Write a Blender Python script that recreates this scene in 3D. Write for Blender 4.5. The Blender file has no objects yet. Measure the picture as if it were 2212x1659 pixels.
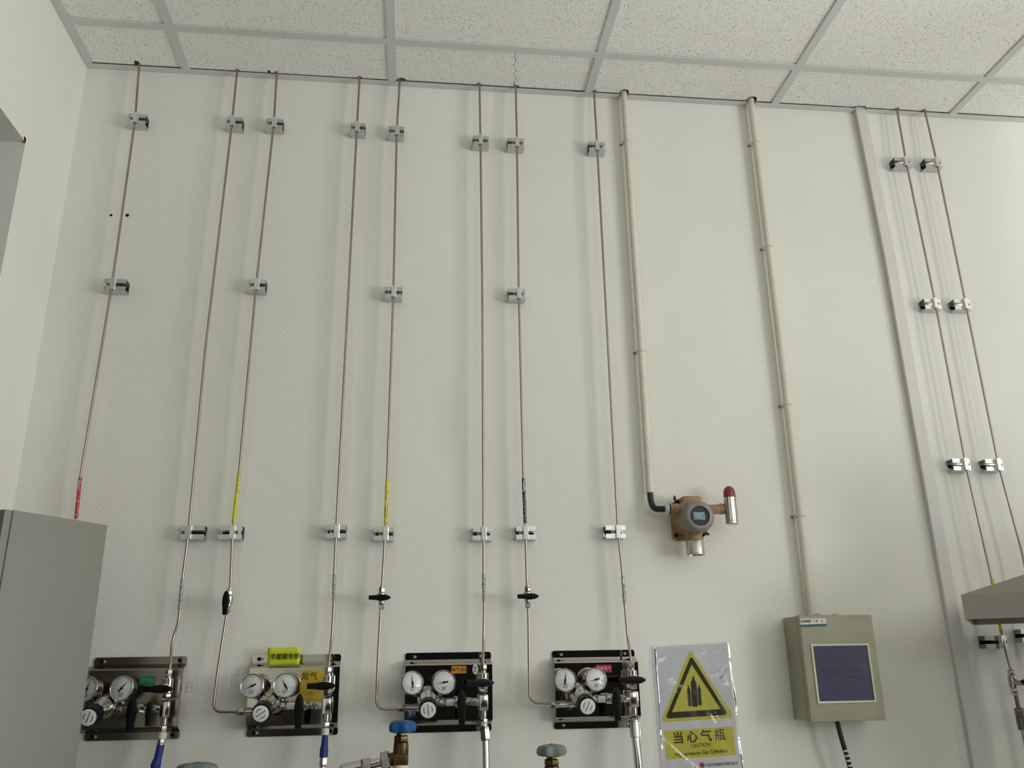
import bpy, bmesh, math, random
from mathutils import Vector, Matrix
random.seed(7)
S = bpy.context.scene
C = S.collection
PI = math.pi
HC = 3.2765                                    # underside of the ceiling grid

# ------------------------------------------------------------------ camera, world, lights, exposure
def link(o, parent=None):
    C.objects.link(o)
    if parent: o.parent = parent
    return o

cam = bpy.data.cameras.new('camera')
cam.sensor_fit = 'HORIZONTAL'; cam.sensor_width = 36.0
cam.lens = 1845.3 / 2212 * 36.0
cam.clip_start = 0.02
co = link(bpy.data.objects.new('camera', cam))
yaw, pitch, roll = .1170, .3192, -.0168
fw = Vector((math.sin(yaw)*math.cos(pitch), math.cos(yaw)*math.cos(pitch), math.sin(pitch)))
r0 = Vector((math.cos(yaw), -math.sin(yaw), 0)); u0 = r0.cross(fw)
rt = math.cos(roll)*r0 + math.sin(roll)*u0
up = -math.sin(roll)*r0 + math.cos(roll)*u0
M = Matrix((( rt.x, up.x, -fw.x), (rt.y, up.y, -fw.y), (rt.z, up.z, -fw.z))).to_4x4()
M.translation = Vector((.6907, -2.2, 1.6))
co.matrix_world = M
S.camera = co

w = bpy.data.worlds.new('overcast_sky'); S.world = w; w.use_nodes = True
bg = w.node_tree.nodes['Background']
bg.inputs['Color'].default_value = (.80, .88, 1.0, 1); bg.inputs['Strength'].default_value = 1.0

def area(name, loc, rot, sx, sy, power, col):
    l = bpy.data.lights.new(name, 'AREA'); l.shape = 'RECTANGLE'; l.size = sx; l.size_y = sy
    l.energy = power; l.color = col
    o = link(bpy.data.objects.new(name, l)); o.location = loc; o.rotation_euler = rot
    return o
# daylight through the window of the right-hand wall, plus two added fills
area('window_daylight', (4.42, -2.45, 2.20), (0, math.radians(100), 0), 1.5, 1.8, 63, (1.0, .992, .975))
area('ceiling_fill', (4.42, -2.45, 1.50), (0, math.radians(148), 0), .5, 1.8, 63, (1.0, .992, .97))  # upward fill added to brighten the ceiling, standing for outdoor ground bounce
area('rear_fill', (2.75, -5.12, 2.60), (math.radians(-102), 0, PI), 1.9, .75, 20, (1.0, .992, .975))  # overall fill added behind the camera
S.view_settings.view_transform = 'Standard'; S.view_settings.look = 'None'
S.view_settings.exposure = -0.20; S.view_settings.gamma = 1.0; S.view_settings.use_curve_mapping = False

# ------------------------------------------------------------------ materials
def lin(c):
    return tuple(((x/255)/12.92 if x/255 <= .04045 else ((x/255+.055)/1.055)**2.4) for x in c) + (1,)
def mat(name, c, rough=.5, metal=0., spec=.5, bump=None, vary=None, alpha=1., coat=0., aniso=0.):
    m = bpy.data.materials.new(name); m.use_nodes = True; nt = m.node_tree; N = nt.nodes; L = nt.links
    b = N['Principled BSDF']; col = lin(c)
    b.inputs['Base Color'].default_value = col
    b.inputs['Roughness'].default_value = rough; b.inputs['Metallic'].default_value = metal
    b.inputs['Specular IOR Level'].default_value = spec; b.inputs['Alpha'].default_value = alpha
    b.inputs['Coat Weight'].default_value = coat
    tc = N.new('ShaderNodeTexCoord')
    if vary:                                    # (scale, amount)
        n = N.new('ShaderNodeTexNoise'); n.inputs['Scale'].default_value = vary[0]; n.inputs['Detail'].default_value = 6
        r = N.new('ShaderNodeMapRange'); r.inputs['From Min'].default_value = .3; r.inputs['From Max'].default_value = .7
        r.inputs['To Min'].default_value = 1-vary[1]; r.inputs['To Max'].default_value = 1+vary[1]*.5
        mx = N.new('ShaderNodeVectorMath'); mx.operation = 'SCALE'; mx.inputs[0].default_value = col[:3]
        L.new(tc.outputs['Object'], n.inputs['Vector']); L.new(n.outputs['Fac'], r.inputs['Value'])
        L.new(r.outputs['Result'], mx.inputs['Scale']); L.new(mx.outputs['Vector'], b.inputs['Base Color'])
    if bump:                                    # (scale, distance, strength)
        n = N.new('ShaderNodeTexNoise'); n.inputs['Scale'].default_value = bump[0]; n.inputs['Detail'].default_value = 4
        bm_ = N.new('ShaderNodeBump'); bm_.inputs['Distance'].default_value = bump[1]; bm_.inputs['Strength'].default_value = bump[2]
        L.new(tc.outputs['Object'], n.inputs['Vector']); L.new(n.outputs['Fac'], bm_.inputs['Height'])
        L.new(bm_.outputs['Normal'], b.inputs['Normal'])
    return m

def wall_material():
    m = mat('painted_plaster', (228, 227, 219), .85, 0, .25)
    nt = m.node_tree; N = nt.nodes; L = nt.links; b = N['Principled BSDF']; tc = N['Texture Coordinate']
    n1 = N.new('ShaderNodeTexNoise'); n1.inputs['Scale'].default_value = 1.6; n1.inputs['Detail'].default_value = 5
    n2 = N.new('ShaderNodeTexNoise'); n2.inputs['Scale'].default_value = 120; n2.inputs['Detail'].default_value = 3
    L.new(tc.outputs['Object'], n1.inputs['Vector']); L.new(tc.outputs['Object'], n2.inputs['Vector'])
    r = N.new('ShaderNodeMapRange'); r.inputs[1].default_value = .3; r.inputs[2].default_value = .7
    r.inputs[3].default_value = .955; r.inputs[4].default_value = 1.03
    L.new(n1.outputs['Fac'], r.inputs[0])
    # a faint grey scuff of its own shape on the plaster
    sub = N.new('ShaderNodeVectorMath'); sub.operation = 'SUBTRACT'; sub.inputs[1].default_value = (.797, 0, 2.27)
    sc = N.new('ShaderNodeVectorMath'); sc.operation = 'MULTIPLY'; sc.inputs[1].default_value = (34, 1, 13)
    ln = N.new('ShaderNodeVectorMath'); ln.operation = 'LENGTH'
    L.new(tc.outputs['Object'], sub.inputs[0]); L.new(sub.outputs[0], sc.inputs[0])
    n3 = N.new('ShaderNodeTexNoise'); n3.inputs['Scale'].default_value = 30
    L.new(tc.outputs['Object'], n3.inputs['Vector'])
    ad = N.new('ShaderNodeVectorMath'); ad.operation = 'ADD'; L.new(sc.outputs[0], ad.inputs[0]); L.new(n3.outputs['Color'], ad.inputs[1])
    L.new(ad.outputs[0], ln.inputs[0])
    st = N.new('ShaderNodeMapRange'); st.inputs[1].default_value = .6; st.inputs[2].default_value = 1.9
    st.inputs[3].default_value = .93; st.inputs[4].default_value = 1.0
    L.new(ln.outputs['Value'], st.inputs[0])
    mu = N.new('ShaderNodeMath'); mu.operation = 'MULTIPLY'; L.new(r.outputs[0], mu.inputs[0]); L.new(st.outputs[0], mu.inputs[1])
    v = N.new('ShaderNodeVectorMath'); v.operation = 'SCALE'; v.inputs[0].default_value = lin((228, 228, 219))[:3]
    L.new(mu.outputs[0], v.inputs['Scale']); L.new(v.outputs[0], b.inputs['Base Color'])
    bp = N.new('ShaderNodeBump'); bp.inputs['Distance'].default_value = .0009; bp.inputs['Strength'].default_value = .5
    mix = N.new('ShaderNodeMath'); mix.operation = 'ADD'
    n4 = N.new('ShaderNodeTexNoise'); n4.inputs['Scale'].default_value = 14; n4.inputs['Detail'].default_value = 2
    L.new(tc.outputs['Object'], n4.inputs['Vector'])
    L.new(n2.outputs['Fac'], mix.inputs[0]); n5 = N.new('ShaderNodeMath'); n5.operation = 'MULTIPLY'; n5.inputs[1].default_value = .35; L.new(n4.outputs['Fac'], n5.inputs[0]); L.new(n5.outputs[0], mix.inputs[1])
    L.new(mix.outputs[0], bp.inputs['Height']); L.new(bp.outputs['Normal'], b.inputs['Normal'])
    return m

def tile_material():
    m = mat('mineral_fibre', (226, 226, 217), .95, 0, .1)
    nt = m.node_tree; N = nt.nodes; L = nt.links; b = N['Principled BSDF']; tc = N['Texture Coordinate']
    oi = N.new('ShaderNodeObjectInfo')
    off = N.new('ShaderNodeVectorMath'); off.operation = 'SCALE'; off.inputs[0].default_value = (37, 19, 0)
    L.new(oi.outputs['Random'], off.inputs['Scale'])
    ad = N.new('ShaderNodeVectorMath'); ad.operation = 'ADD'
    L.new(tc.outputs['Object'], ad.inputs[0]); L.new(off.outputs[0], ad.inputs[1])
    # warp, then short dashes
    nz = N.new('ShaderNodeTexNoise'); nz.inputs['Scale'].default_value = 9; nz.inputs['Detail'].default_value = 2
    L.new(ad.outputs[0], nz.inputs['Vector'])
    wsc = N.new('ShaderNodeVectorMath'); wsc.operation = 'SCALE'; wsc.inputs['Scale'].default_value = .09
    L.new(nz.outputs['Color'], wsc.inputs[0])
    wa = N.new('ShaderNodeVectorMath'); wa.operation = 'ADD'; L.new(ad.outputs[0], wa.inputs[0]); L.new(wsc.outputs[0], wa.inputs[1])
    masks = []
    for sc_, lo, hi, rad in (((230, 120, 1), .70, .0, .12), ((110, 210, 1), .84, .0, .10)):
        mp = N.new('ShaderNodeVectorMath'); mp.operation = 'MULTIPLY'; mp.inputs[1].default_value = sc_
        L.new(wa.outputs[0], mp.inputs[0])
        vo = N.new('ShaderNodeTexVoronoi'); vo.voronoi_dimensions = '2D'; vo.inputs['Scale'].default_value = 1.0
        L.new(mp.outputs[0], vo.inputs['Vector'])
        lt = N.new('ShaderNodeMapRange'); lt.inputs[1].default_value = rad; lt.inputs[2].default_value = rad+.09
        lt.inputs[3].default_value = 1; lt.inputs[4].default_value = 0
        L.new(vo.outputs['Distance'], lt.inputs[0])
        sp = N.new('ShaderNodeSeparateColor'); L.new(vo.outputs['Color'], sp.inputs[0])
        gt = N.new('ShaderNodeMath'); gt.operation = 'GREATER_THAN'; gt.inputs[1].default_value = lo
        L.new(sp.outputs[0], gt.inputs[0])
        mu = N.new('ShaderNodeMath'); mu.operation = 'MULTIPLY'; L.new(lt.outputs[0], mu.inputs[0]); L.new(gt.outputs[0], mu.inputs[1])
        masks.append(mu)
    mx = N.new('ShaderNodeMath'); mx.operation = 'MAXIMUM'; L.new(masks[0].outputs[0], mx.inputs[0]); L.new(masks[1].outputs[0], mx.inputs[1])
    mix = N.new('ShaderNodeMix'); mix.data_type = 'RGBA'
    mix.inputs[6].default_value = lin((243, 243, 236)); mix.inputs[7].default_value = lin((142, 139, 130))
    L.new(mx.outputs[0], mix.inputs[0]); L.new(mix.outputs[2], b.inputs['Base Color'])
    n2 = N.new('ShaderNodeTexNoise'); n2.inputs['Scale'].default_value = 160; n2.inputs['Detail'].default_value = 3
    L.new(ad.outputs[0], n2.inputs['Vector'])
    sb = N.new('ShaderNodeMath'); sb.operation = 'SUBTRACT'; L.new(n2.outputs['Fac'], sb.inputs[0]); L.new(mx.outputs[0], sb.inputs[1])
    bp = N.new('ShaderNodeBump'); bp.inputs['Distance'].default_value = .0016; bp.inputs['Strength'].default_value = .6
    L.new(sb.outputs[0], bp.inputs['Height']); L.new(bp.outputs['Normal'], b.inputs['Normal'])
    return m

def tape_material(name, base, ink, dens=.52):
    m = mat(name, base, .35, 0, .5)
    nt = m.node_tree; N = nt.nodes; L = nt.links; b = N['Principled BSDF']; tc = N['Texture Coordinate']
    mp = N.new('ShaderNodeVectorMath'); mp.operation = 'MULTIPLY'; mp.inputs[1].default_value = (420, 420, 190)
    n = N.new('ShaderNodeTexNoise'); n.inputs['Scale'].default_value = 1; n.inputs['Detail'].default_value = 1
    L.new(tc.outputs['Object'], mp.inputs[0]); L.new(mp.outputs[0], n.inputs['Vector'])
    r = N.new('ShaderNodeMapRange'); r.inputs[1].default_value = dens; r.inputs[2].default_value = dens+.06
    L.new(n.outputs['Fac'], r.inputs[0])
    mix = N.new('ShaderNodeMix'); mix.data_type = 'RGBA'; mix.inputs[6].default_value = lin(base); mix.inputs[7].default_value = lin(ink)
    L.new(r.outputs[0], mix.inputs[0]); L.new(mix.outputs[2], b.inputs['Base Color'])
    return m

M_wall = wall_material()
M_tile = tile_material()
M_grid = mat('grid_enamel', (210, 210, 205), .5, 0, .4, vary=(3, .05))
M_black = mat('plenum_dark', (22, 21, 19), .95, 0, .1)
M_floor = mat('floor_tile', (188, 187, 180), .4, vary=(2, .15))
M_dark = mat('dark_backdrop_plinth', (20, 20, 20), .9)
M_brown = mat('brown_door', (52, 47, 40), .5, vary=(2, .1))
M_glass = mat('window_frame_white', (220, 220, 215), .4)
M_tube = mat('steel_tube', (168, 160, 148), .30, 1, vary=(24, .14))
M_steel = mat('polished_steel', (205, 202, 196), .16, 1, bump=(40, .0004, .2))
M_fit = mat('steel_fitting', (188, 184, 177), .22, 1, vary=(30, .1))
M_mirror = mat('mirror_plate', (190, 187, 180), .04, 1, bump=(3, .003, .03))
M_satin = mat('satin_plate', (138, 133, 122), .22, 1, bump=(4, .004, .05))
M_alu = mat('aluminium_rail', (206, 206, 203), .34, 1, vary=(40, .05))
M_clip = mat('aluminium_clip', (222, 222, 220), .36, .85, vary=(40, .04))
M_screw = mat('dull_screw', (120, 116, 110), .35, 1)
M_blackp = mat('black_plastic', (7, 7, 8), .42, 0, .18)
M_navy = mat('navy_plastic', (9, 11, 30), .35, 0, .3)
M_rubber = mat('black_rubber', (16, 19, 18), .5)
M_greenr = mat('dark_green_hose', (15, 32, 28), .45)
M_pvc = mat('painted_pvc', (216, 212, 200), .6, 0, .3, vary=(9, .07), bump=(60, .0006, .5))
M_trunk = mat('trunking_plastic', (212, 211, 204), .5, 0, .35, vary=(7, .04))
M_cab = mat('cabinet_paint', (136, 137, 126), .5, 0, .4, vary=(1.3, .07), bump=(25, .0006, .3))
M_box = mat('enclosure_paint', (160, 159, 136), .5, 0, .4, vary=(9, .12), bump=(60, .0005, .3))
M_frame = mat('screen_trim', (212, 208, 192), .5, vary=(20, .1))
M_hood = mat('hood_steel', (156, 152, 144), .42, 1, vary=(5, .1))
M_dial = mat('dial_white', (205, 208, 208), .45, vary=(14, .04), coat=.5)
M_ink = mat('black_ink', (22, 20, 18), .7, 0, .2)
M_paper = mat('white_paper', (222, 222, 218), .6, vary=(20, .04))
M_ppaper = mat('poster_paper', (200, 201, 205), .55, vary=(9, .05))
M_yel = mat('yellow_paper', (205, 214, 20), .42, coat=.5)
M_yel2 = mat('yellow_film_and_reflection', (198, 172, 8), .35, coat=.6)
M_sign = mat('sign_yellow', (188, 182, 10), .5, vary=(10, .05))
M_green = mat('green_label', (0, 112, 74), .35, coat=.4)
M_orange = mat('orange_label', (205, 138, 20), .4)
M_red = mat('red_label', (178, 12, 24), .4)
M_faint = mat('label_print', (205, 190, 186), .6)
M_faintg = mat('label_print_green', (90, 190, 150), .6)
M_brass = mat('worn_brass', (98, 80, 48), .42, 1, vary=(60, .4), bump=(60, .001, .4))
M_bluew = mat('blue_handwheel_paint', (22, 84, 140), .5, 0, .35, vary=(90, .25), bump=(60, .001, .4))
M_tealw = mat('grey_green_handwheel_paint', (116, 130, 127), .6, 0, .3, vary=(90, .28), bump=(60, .001, .5))
M_cyl = mat('teal_cylinder_paint', (34, 66, 68), .4, 0, .5, vary=(5, .15))
M_cylg = mat('grey_cylinder_paint', (96, 104, 100), .45, 0, .5, vary=(5, .15))
M_tan = mat('tan_enamel', (160, 130, 98), .5, 0, .4, vary=(38, .40), bump=(50, .0008, .5))
M_mauve = mat('grey_cast_ring', (142, 137, 136), .55, .2, .4, vary=(50, .2))
M_lcd = mat('lcd_pale', (118, 150, 160), .3)
M_lamp = mat('red_lamp_dome', (128, 12, 24), .3, 0, .5, coat=.5)
M_cup = mat('brushed_cup', (196, 194, 186), .38, .9, vary=(30, .05))
M_white = mat('white_plastic', (208, 206, 200), .4)
M_screen = mat('indigo_screen', (58, 58, 88), .22, 0, .6, vary=(13, .10))
M_screend = mat('indigo_screen_smudge', (27, 27, 48), .4)
M_teal = mat('teal_print', (14, 84, 104), .5)
M_logo = mat('maroon_print', (122, 52, 62), .6, vary=(200, .3))
M_bluet = mat('blue_heat_shrink', (16, 46, 128), .5, 0, .4, bump=(40, .002, .5))
M_conc = mat('mortar_crumb', (176, 168, 152), .9, vary=(90, .3), bump=(90, .003, .8))
M_rust = mat('rust_spot', (128, 92, 66), .8)
M_tape_red = tape_material('red_marker_tape', (188, 22, 34), (214, 150, 150), .56)
M_tape_yel = tape_material('yellow_marker_tape', (214, 204, 20), (92, 82, 10), .58)
M_tape_blk = tape_material('black_marker_tape', (22, 22, 22), (190, 188, 180), .56)
M_tape_clr = tape_material('clear_marker_tape', (176, 172, 162), (60, 58, 56), .55)
# clear plastic wallet
M_wallet = bpy.data.materials.new('clear_wallet'); M_wallet.use_nodes = True
_nt = M_wallet.node_tree; _N = _nt.nodes; _b = _N['Principled BSDF']
_b.inputs['Base Color'].default_value = (.80, .81, .84, 1); _b.inputs['Roughness'].default_value = .5
_L = _nt.links; _out = _N['Material Output']
_tc = _N.new('ShaderNodeTexCoord'); _n = _N.new('ShaderNodeTexNoise'); _n.inputs['Scale'].default_value = 13; _n.inputs['Detail'].default_value = 3
_bp = _N.new('ShaderNodeBump'); _bp.inputs['Distance'].default_value = .008; _bp.inputs['Strength'].default_value = .8
_L.new(_tc.outputs['Object'], _n.inputs['Vector']); _L.new(_n.outputs['Fac'], _bp.inputs['Height'])
_tr = _N.new('ShaderNodeBsdfTransparent'); _tr.inputs['Color'].default_value = (.96, .96, .97, 1)
_gl = _N.new('ShaderNodeBsdfGlossy'); _gl.inputs['Roughness'].default_value = .10
_L.new(_bp.outputs['Normal'], _gl.inputs['Normal'])
_m1 = _N.new('ShaderNodeMixShader'); _m1.inputs[0].default_value = .035
_L.new(_tr.outputs[0], _m1.inputs[1]); _L.new(_b.outputs[0], _m1.inputs[2])
_fr = _N.new('ShaderNodeFresnel'); _fr.inputs['IOR'].default_value = 1.55; _L.new(_bp.outputs['Normal'], _fr.inputs['Normal'])
_m2 = _N.new('ShaderNodeMixShader'); _L.new(_fr.outputs[0], _m2.inputs[0]); _L.new(_m1.outputs[0], _m2.inputs[1]); _L.new(_gl.outputs[0], _m2.inputs[2])
_L.new(_m2.outputs[0], _out.inputs['Surface'])

# ------------------------------------------------------------------ mesh helpers
def box(bm, x0, x1, y0, y1, z0, z1, bev=0., seg=2):
    v = [bm.verts.new(p) for p in ((x0,y0,z0),(x1,y0,z0),(x1,y1,z0),(x0,y1,z0),(x0,y0,z1),(x1,y0,z1),(x1,y1,z1),(x0,y1,z1))]
    f = [bm.faces.new([v[i] for i in q]) for q in ((3,2,1,0),(4,5,6,7),(0,1,5,4),(1,2,6,5),(2,3,7,6),(3,0,4,7))]
    if bev > 0:
        es = set(e for q in f for e in q.edges)
        bmesh.ops.bevel(bm, geom=list(es), offset=bev, segments=seg, profile=.5, affect='EDGES', clamp_overlap=True)
def frame_of(d):
    d = Vector(d).normalized(); a = Vector((0,0,1)) if abs(d.z) < .9 else Vector((1,0,0))
    u = a.cross(d).normalized(); return u, d.cross(u), d
def lathe(bm, p, axis, prof, n=28, phase=0.):
    """prof: (distance along axis, radius); closed at the ends"""
    u, v, d = frame_of(axis); p = Vector(p); rings = []
    for t, r in prof:
        if r <= 1e-6: rings.append([bm.verts.new(p+d*t)])
        else: rings.append([bm.verts.new(p+d*t+r*(math.cos(phase+2*PI*i/n)*u+math.sin(phase+2*PI*i/n)*v)) for i in range(n)])
    for a, b in zip(rings, rings[1:]):
        for i in range(n):
            j = (i+1) % n
            if len(a) == 1 and len(b) == 1: continue
            if len(a) == 1: bm.faces.new((a[0], b[j], b[i]))
            elif len(b) == 1: bm.faces.new((a[i], a[j], b[0]))
            else: bm.faces.new((a[i], a[j], b[j], b[i]))
    if len(rings[0]) > 1: bm.faces.new(list(reversed(rings[0])))
    if len(rings[-1]) > 1: bm.faces.new(rings[-1])
def cyl(bm, p0, p1, r, n=24, ch=.12):
    p0, p1 = Vector(p0), Vector(p1); L = (p1-p0).length; c = min(r*ch, L*.3)
    lathe(bm, p0, p1-p0, [(0, r-c), (c, r), (L-c, r), (L, r-c)], n)
def hexnut(bm, p0, p1, r, ph=0.):
    p0, p1 = Vector(p0), Vector(p1); L = (p1-p0).length
    lathe(bm, p0, p1-p0, [(0, r*.88), (L*.12, r), (L*.88, r), (L, r*.88)], 6, ph)
def fillet(pts, R, k=6):
    pts = [Vector(p) for p in pts]; out = [pts[0]]
    for a, b, c in zip(pts, pts[1:], pts[2:]):
        d0 = (a-b); d1 = (c-b); q = min(R, d0.length*.49, d1.length*.49)
        s = b+d0.normalized()*q; e = b+d1.normalized()*q
        for i in range(k+1):
            t = i/k; out.append(s*(1-t)**2+b*2*t*(1-t)+e*t*t)
    out.append(pts[-1]); return out
def tube(bm, pts, r, n=12, cap=True):
    pts = [Vector(p) for p in pts]; rings = []; u = None
    for i, p in enumerate(pts):
        d = ((pts[i+1] if i+1 < len(pts) else p) - (pts[i-1] if i else p)).normalized()
        if u is None: u = frame_of(d)[0]
        u = (u - d*u.dot(d)).normalized(); v = d.cross(u)
        rr = r[i] if isinstance(r, (list, tuple)) else r
        rings.append([bm.verts.new(p+rr*(math.cos(2*PI*k/n)*u+math.sin(2*PI*k/n)*v)) for k in range(n)])
    for a, b in zip(rings, rings[1:]):
        for k in range(n): bm.faces.new((a[k], a[(k+1) % n], b[(k+1) % n], b[k]))
    if cap: bm.faces.new(list(reversed(rings[0]))); bm.faces.new(rings[-1])
def prism(bm, poly, y0, y1, bev=0.):
    """poly in (x, z), extruded from y0 (front) to y1"""
    a = [bm.verts.new((x, y0, z)) for x, z in poly]; b = [bm.verts.new((x, y1, z)) for x, z in poly]
    fs = [bm.faces.new(a), bm.faces.new(list(reversed(b)))]
    n = len(poly)
    for i in range(n): fs.append(bm.faces.new((a[i], b[i], b[(i+1) % n], a[(i+1) % n])))
    bmesh.ops.recalc_face_normals(bm, faces=fs)
    if bev > 0:
        es = set(e for q in fs[:1] for e in q.edges)
        bmesh.ops.bevel(bm, geom=list(es), offset=bev, segments=2, profile=.5, affect='EDGES', clamp_overlap=True)
def rot(bm, M_, start=0):
    bm.verts.ensure_lookup_table()
    bmesh.ops.transform(bm, matrix=M_, verts=bm.verts[start:])
def finish(me, angle=38):
    for p in me.polygons: p.use_smooth = True
    me.set_sharp_from_angle(angle=math.radians(angle))
def obj(name, bm, m, parent=None, loc=(0,0,0), label=None, kind=None):
    bmesh.ops.recalc_face_normals(bm, faces=bm.faces)
    me = bpy.data.meshes.new(name); bm.to_mesh(me); bm.free()
    me.materials.append(m); finish(me)
    o = link(bpy.data.objects.new(name, me), parent); o.location = loc
    if label: o['label'] = label
    if kind: o['kind'] = kind
    return o
B = bmesh.new
def thing(name, label, cat, loc, group=None, rz=0.):
    o = link(bpy.data.objects.new(name, None)); o.empty_display_size = .05
    o.location = loc; o.rotation_euler = (0, 0, rz); o['label'] = label; o['category'] = cat
    if group: o['group'] = group
    return o
def tag(o, label, cat, group=None):
    o['label'] = label; o['category'] = cat
    if group: o['group'] = group
    return o
def copy_tree(o, parent=None):
    c = o.copy(); C.objects.link(c); c.parent = parent
    for ch in list(o.children): copy_tree(ch, c)
    return c

WALLM = Matrix(((1,0,0,0), (0,0,1,0), (0,1,0,0), (0,0,0,1)))     # flat (x, y, depth) -> (x, z) facing -Y
def flat_mesh(name, outer, holes=(), t=.001, y=0., m=None, parent=None, horizontal=False, loc=(0,0,0), label=None):
    """sheet with holes, filled by a 2D curve; front face at y (towards -Y)"""
    cu = bpy.data.curves.new('tmp', 'CURVE'); cu.dimensions = '2D'; cu.fill_mode = 'BOTH'; cu.extrude = t/2
    for ring in [outer]+list(holes):
        sp = cu.splines.new('POLY'); sp.points.add(len(ring)-1); sp.use_cyclic_u = True
        for i, (a, b) in enumerate(ring): sp.points[i].co = (a, b, 0, 1)
    me = mesh_of(cu, name); bpy.data.curves.remove(cu)
    for v in me.vertices:
        a, b, c = v.co
        v.co = (a, b, c+t/2) if horizontal else (a, y+t/2-c, b)
    bm = B(); bm.from_mesh(me); bmesh.ops.remove_doubles(bm, verts=bm.verts, dist=1e-6); bpy.data.meshes.remove(me)
    return obj(name, bm, m, parent, loc, label)
def mesh_of(data, name):
    o = bpy.data.objects.new('tmp', data); C.objects.link(o)
    dg = bpy.context.evaluated_depsgraph_get(); me = bpy.data.meshes.new_from_object(o.evaluated_get(dg))
    me.name = name; bpy.data.objects.remove(o); return me
def text(name, s, size, x, z, y, m, parent, ang=0., align='CENTER', bold=0., shear=0., squash=1., track=1., label=None):
    cu = bpy.data.curves.new('tmp', 'FONT'); cu.body = s; cu.size = size; cu.align_x = align; cu.align_y = 'CENTER'
    cu.extrude = .00012; cu.offset = bold; cu.shear = shear; cu.space_character = track; cu.resolution_u = 3
    me = mesh_of(cu, name); bpy.data.curves.remove(cu)
    ca, sa = math.cos(ang), math.sin(ang)
    for v in me.vertices:
        a, b, c = v.co; a *= squash
        v.co = (x+a*ca-b*sa, y-c, z+a*sa+b*ca)
    me.materials.clear(); me.materials.append(m)
    o = link(bpy.data.objects.new(name, me), parent)
    if label: o['label'] = label
    return o
def circ(cx, cz, rx, rz=None, n=20, a0=0, a1=2*PI):
    rz = rz or rx; return [(cx+rx*math.cos(a0+(a1-a0)*i/n), cz+rz*math.sin(a0+(a1-a0)*i/n)) for i in range(n)]
def slot(cx, cz, L, h, n=8):
    r = h/2; out = [(cx+L/2-r+r*math.cos(-PI/2+PI*i/n), cz+r*math.sin(-PI/2+PI*i/n)) for i in range(n+1)]
    return out+[(cx-L/2+r+r*math.cos(PI/2+PI*i/n), cz+r*math.sin(PI/2+PI*i/n)) for i in range(n+1)]
def rrect(x0, x1, z0, z1, r, n=5):
    out = []
    for cx, cz, a in ((x1-r, z1-r, 0), (x0+r, z1-r, PI/2), (x0+r, z0+r, PI), (x1-r, z0+r, 1.5*PI)):
        out += [(cx+r*math.cos(a+PI/2*i/n), cz+r*math.sin(a+PI/2*i/n)) for i in range(n+1)]
    return out

# ------------------------------------------------------------------ room shell
XL, XR, YF = -.284, 4.30, -5.0
def struct(name, bm, m, label=None, parent=None):
    o = obj(name, bm, m, parent); o['kind'] = 'structure'
    if label: o['label'] = label
    return o
b = B(); box(b, XL-.3, XR+.15, 0, .15, -.1, HC+.45); wall_back = struct('wall_back', b, M_wall, 'off-white plastered wall carrying the gas tubes')
b = B(); box(b, XL-.3, XR+.15, YF-.15, .15, -.15, 0); struct('floor', b, M_floor, 'grey-brown floor')
# left wall with the deep door recess near the back corner
ry0, ry1, rz1 = -1.45, -.258, 2.852
b = B()
box(b, XL-.3, XL, ry1, 0, 0, HC+.45); box(b, XL-.3, XL, ry0, ry1, rz1, HC+.45); box(b, XL-.3, XL, YF, ry0, 0, HC+.45)
wall_left = struct('wall_left', b, M_wall, 'white side wall on the left with a deep door recess')
b = B(); box(b, XL-.29, XL-.25, ry0, ry1, 0, rz1)
d1 = struct('door_1', b, M_brown, 'dim brown-grey door leaf deep in the left recess')
b = B(); lathe(b, (XL-.25, ry1-.12, 1.02), (1,0,0), [(0,.012),(.04,.012),(.045,.024),(.06,.028),(.075,.022),(.08,0)]); obj('door_handle', b, M_fit, d1)
b = B()
prism(b, [(0,0),(.006,.001),(.012,-.006),(.009,-.014),(.003,-.011),(-.003,-.004)], 0, .003)
chip = obj('paint_chip', b, M_rust, wall_left); chip.rotation_euler = (0,0,PI/2); chip.location = (XL+.0, -.268, 2.862)
# right wall with a window
wy0, wy1, wz0, wz1 = -3.45, -1.45, 1.25, 3.05
b = B()
box(b, XR, XR+.15, wy1, 0, 0, HC+.45); box(b, XR, XR+.15, YF, wy0, 0, HC+.45)
box(b, XR, XR+.15, wy0, wy1, 0, wz0); box(b, XR, XR+.15, wy0, wy1, wz1, HC+.45)
struct('wall_right', b, M_wall, 'off-white wall on the right with a wide window')
win = link(bpy.data.objects.new('window_1', None)); win['kind'] = 'structure'; win['label'] = 'wide window in the right-hand wall'
b = B()
box(b, XR+.04, XR+.09, wy0, wy1, wz0, wz0+.05); box(b, XR+.04, XR+.09, wy0, wy1, wz1-.05, wz1)
for y in (wy0, -2.475, wy1-.05): box(b, XR+.04, XR+.09, y, y+.05, wz0+.05, wz1-.05)
obj('window_frame', b, M_glass, win)
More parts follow.
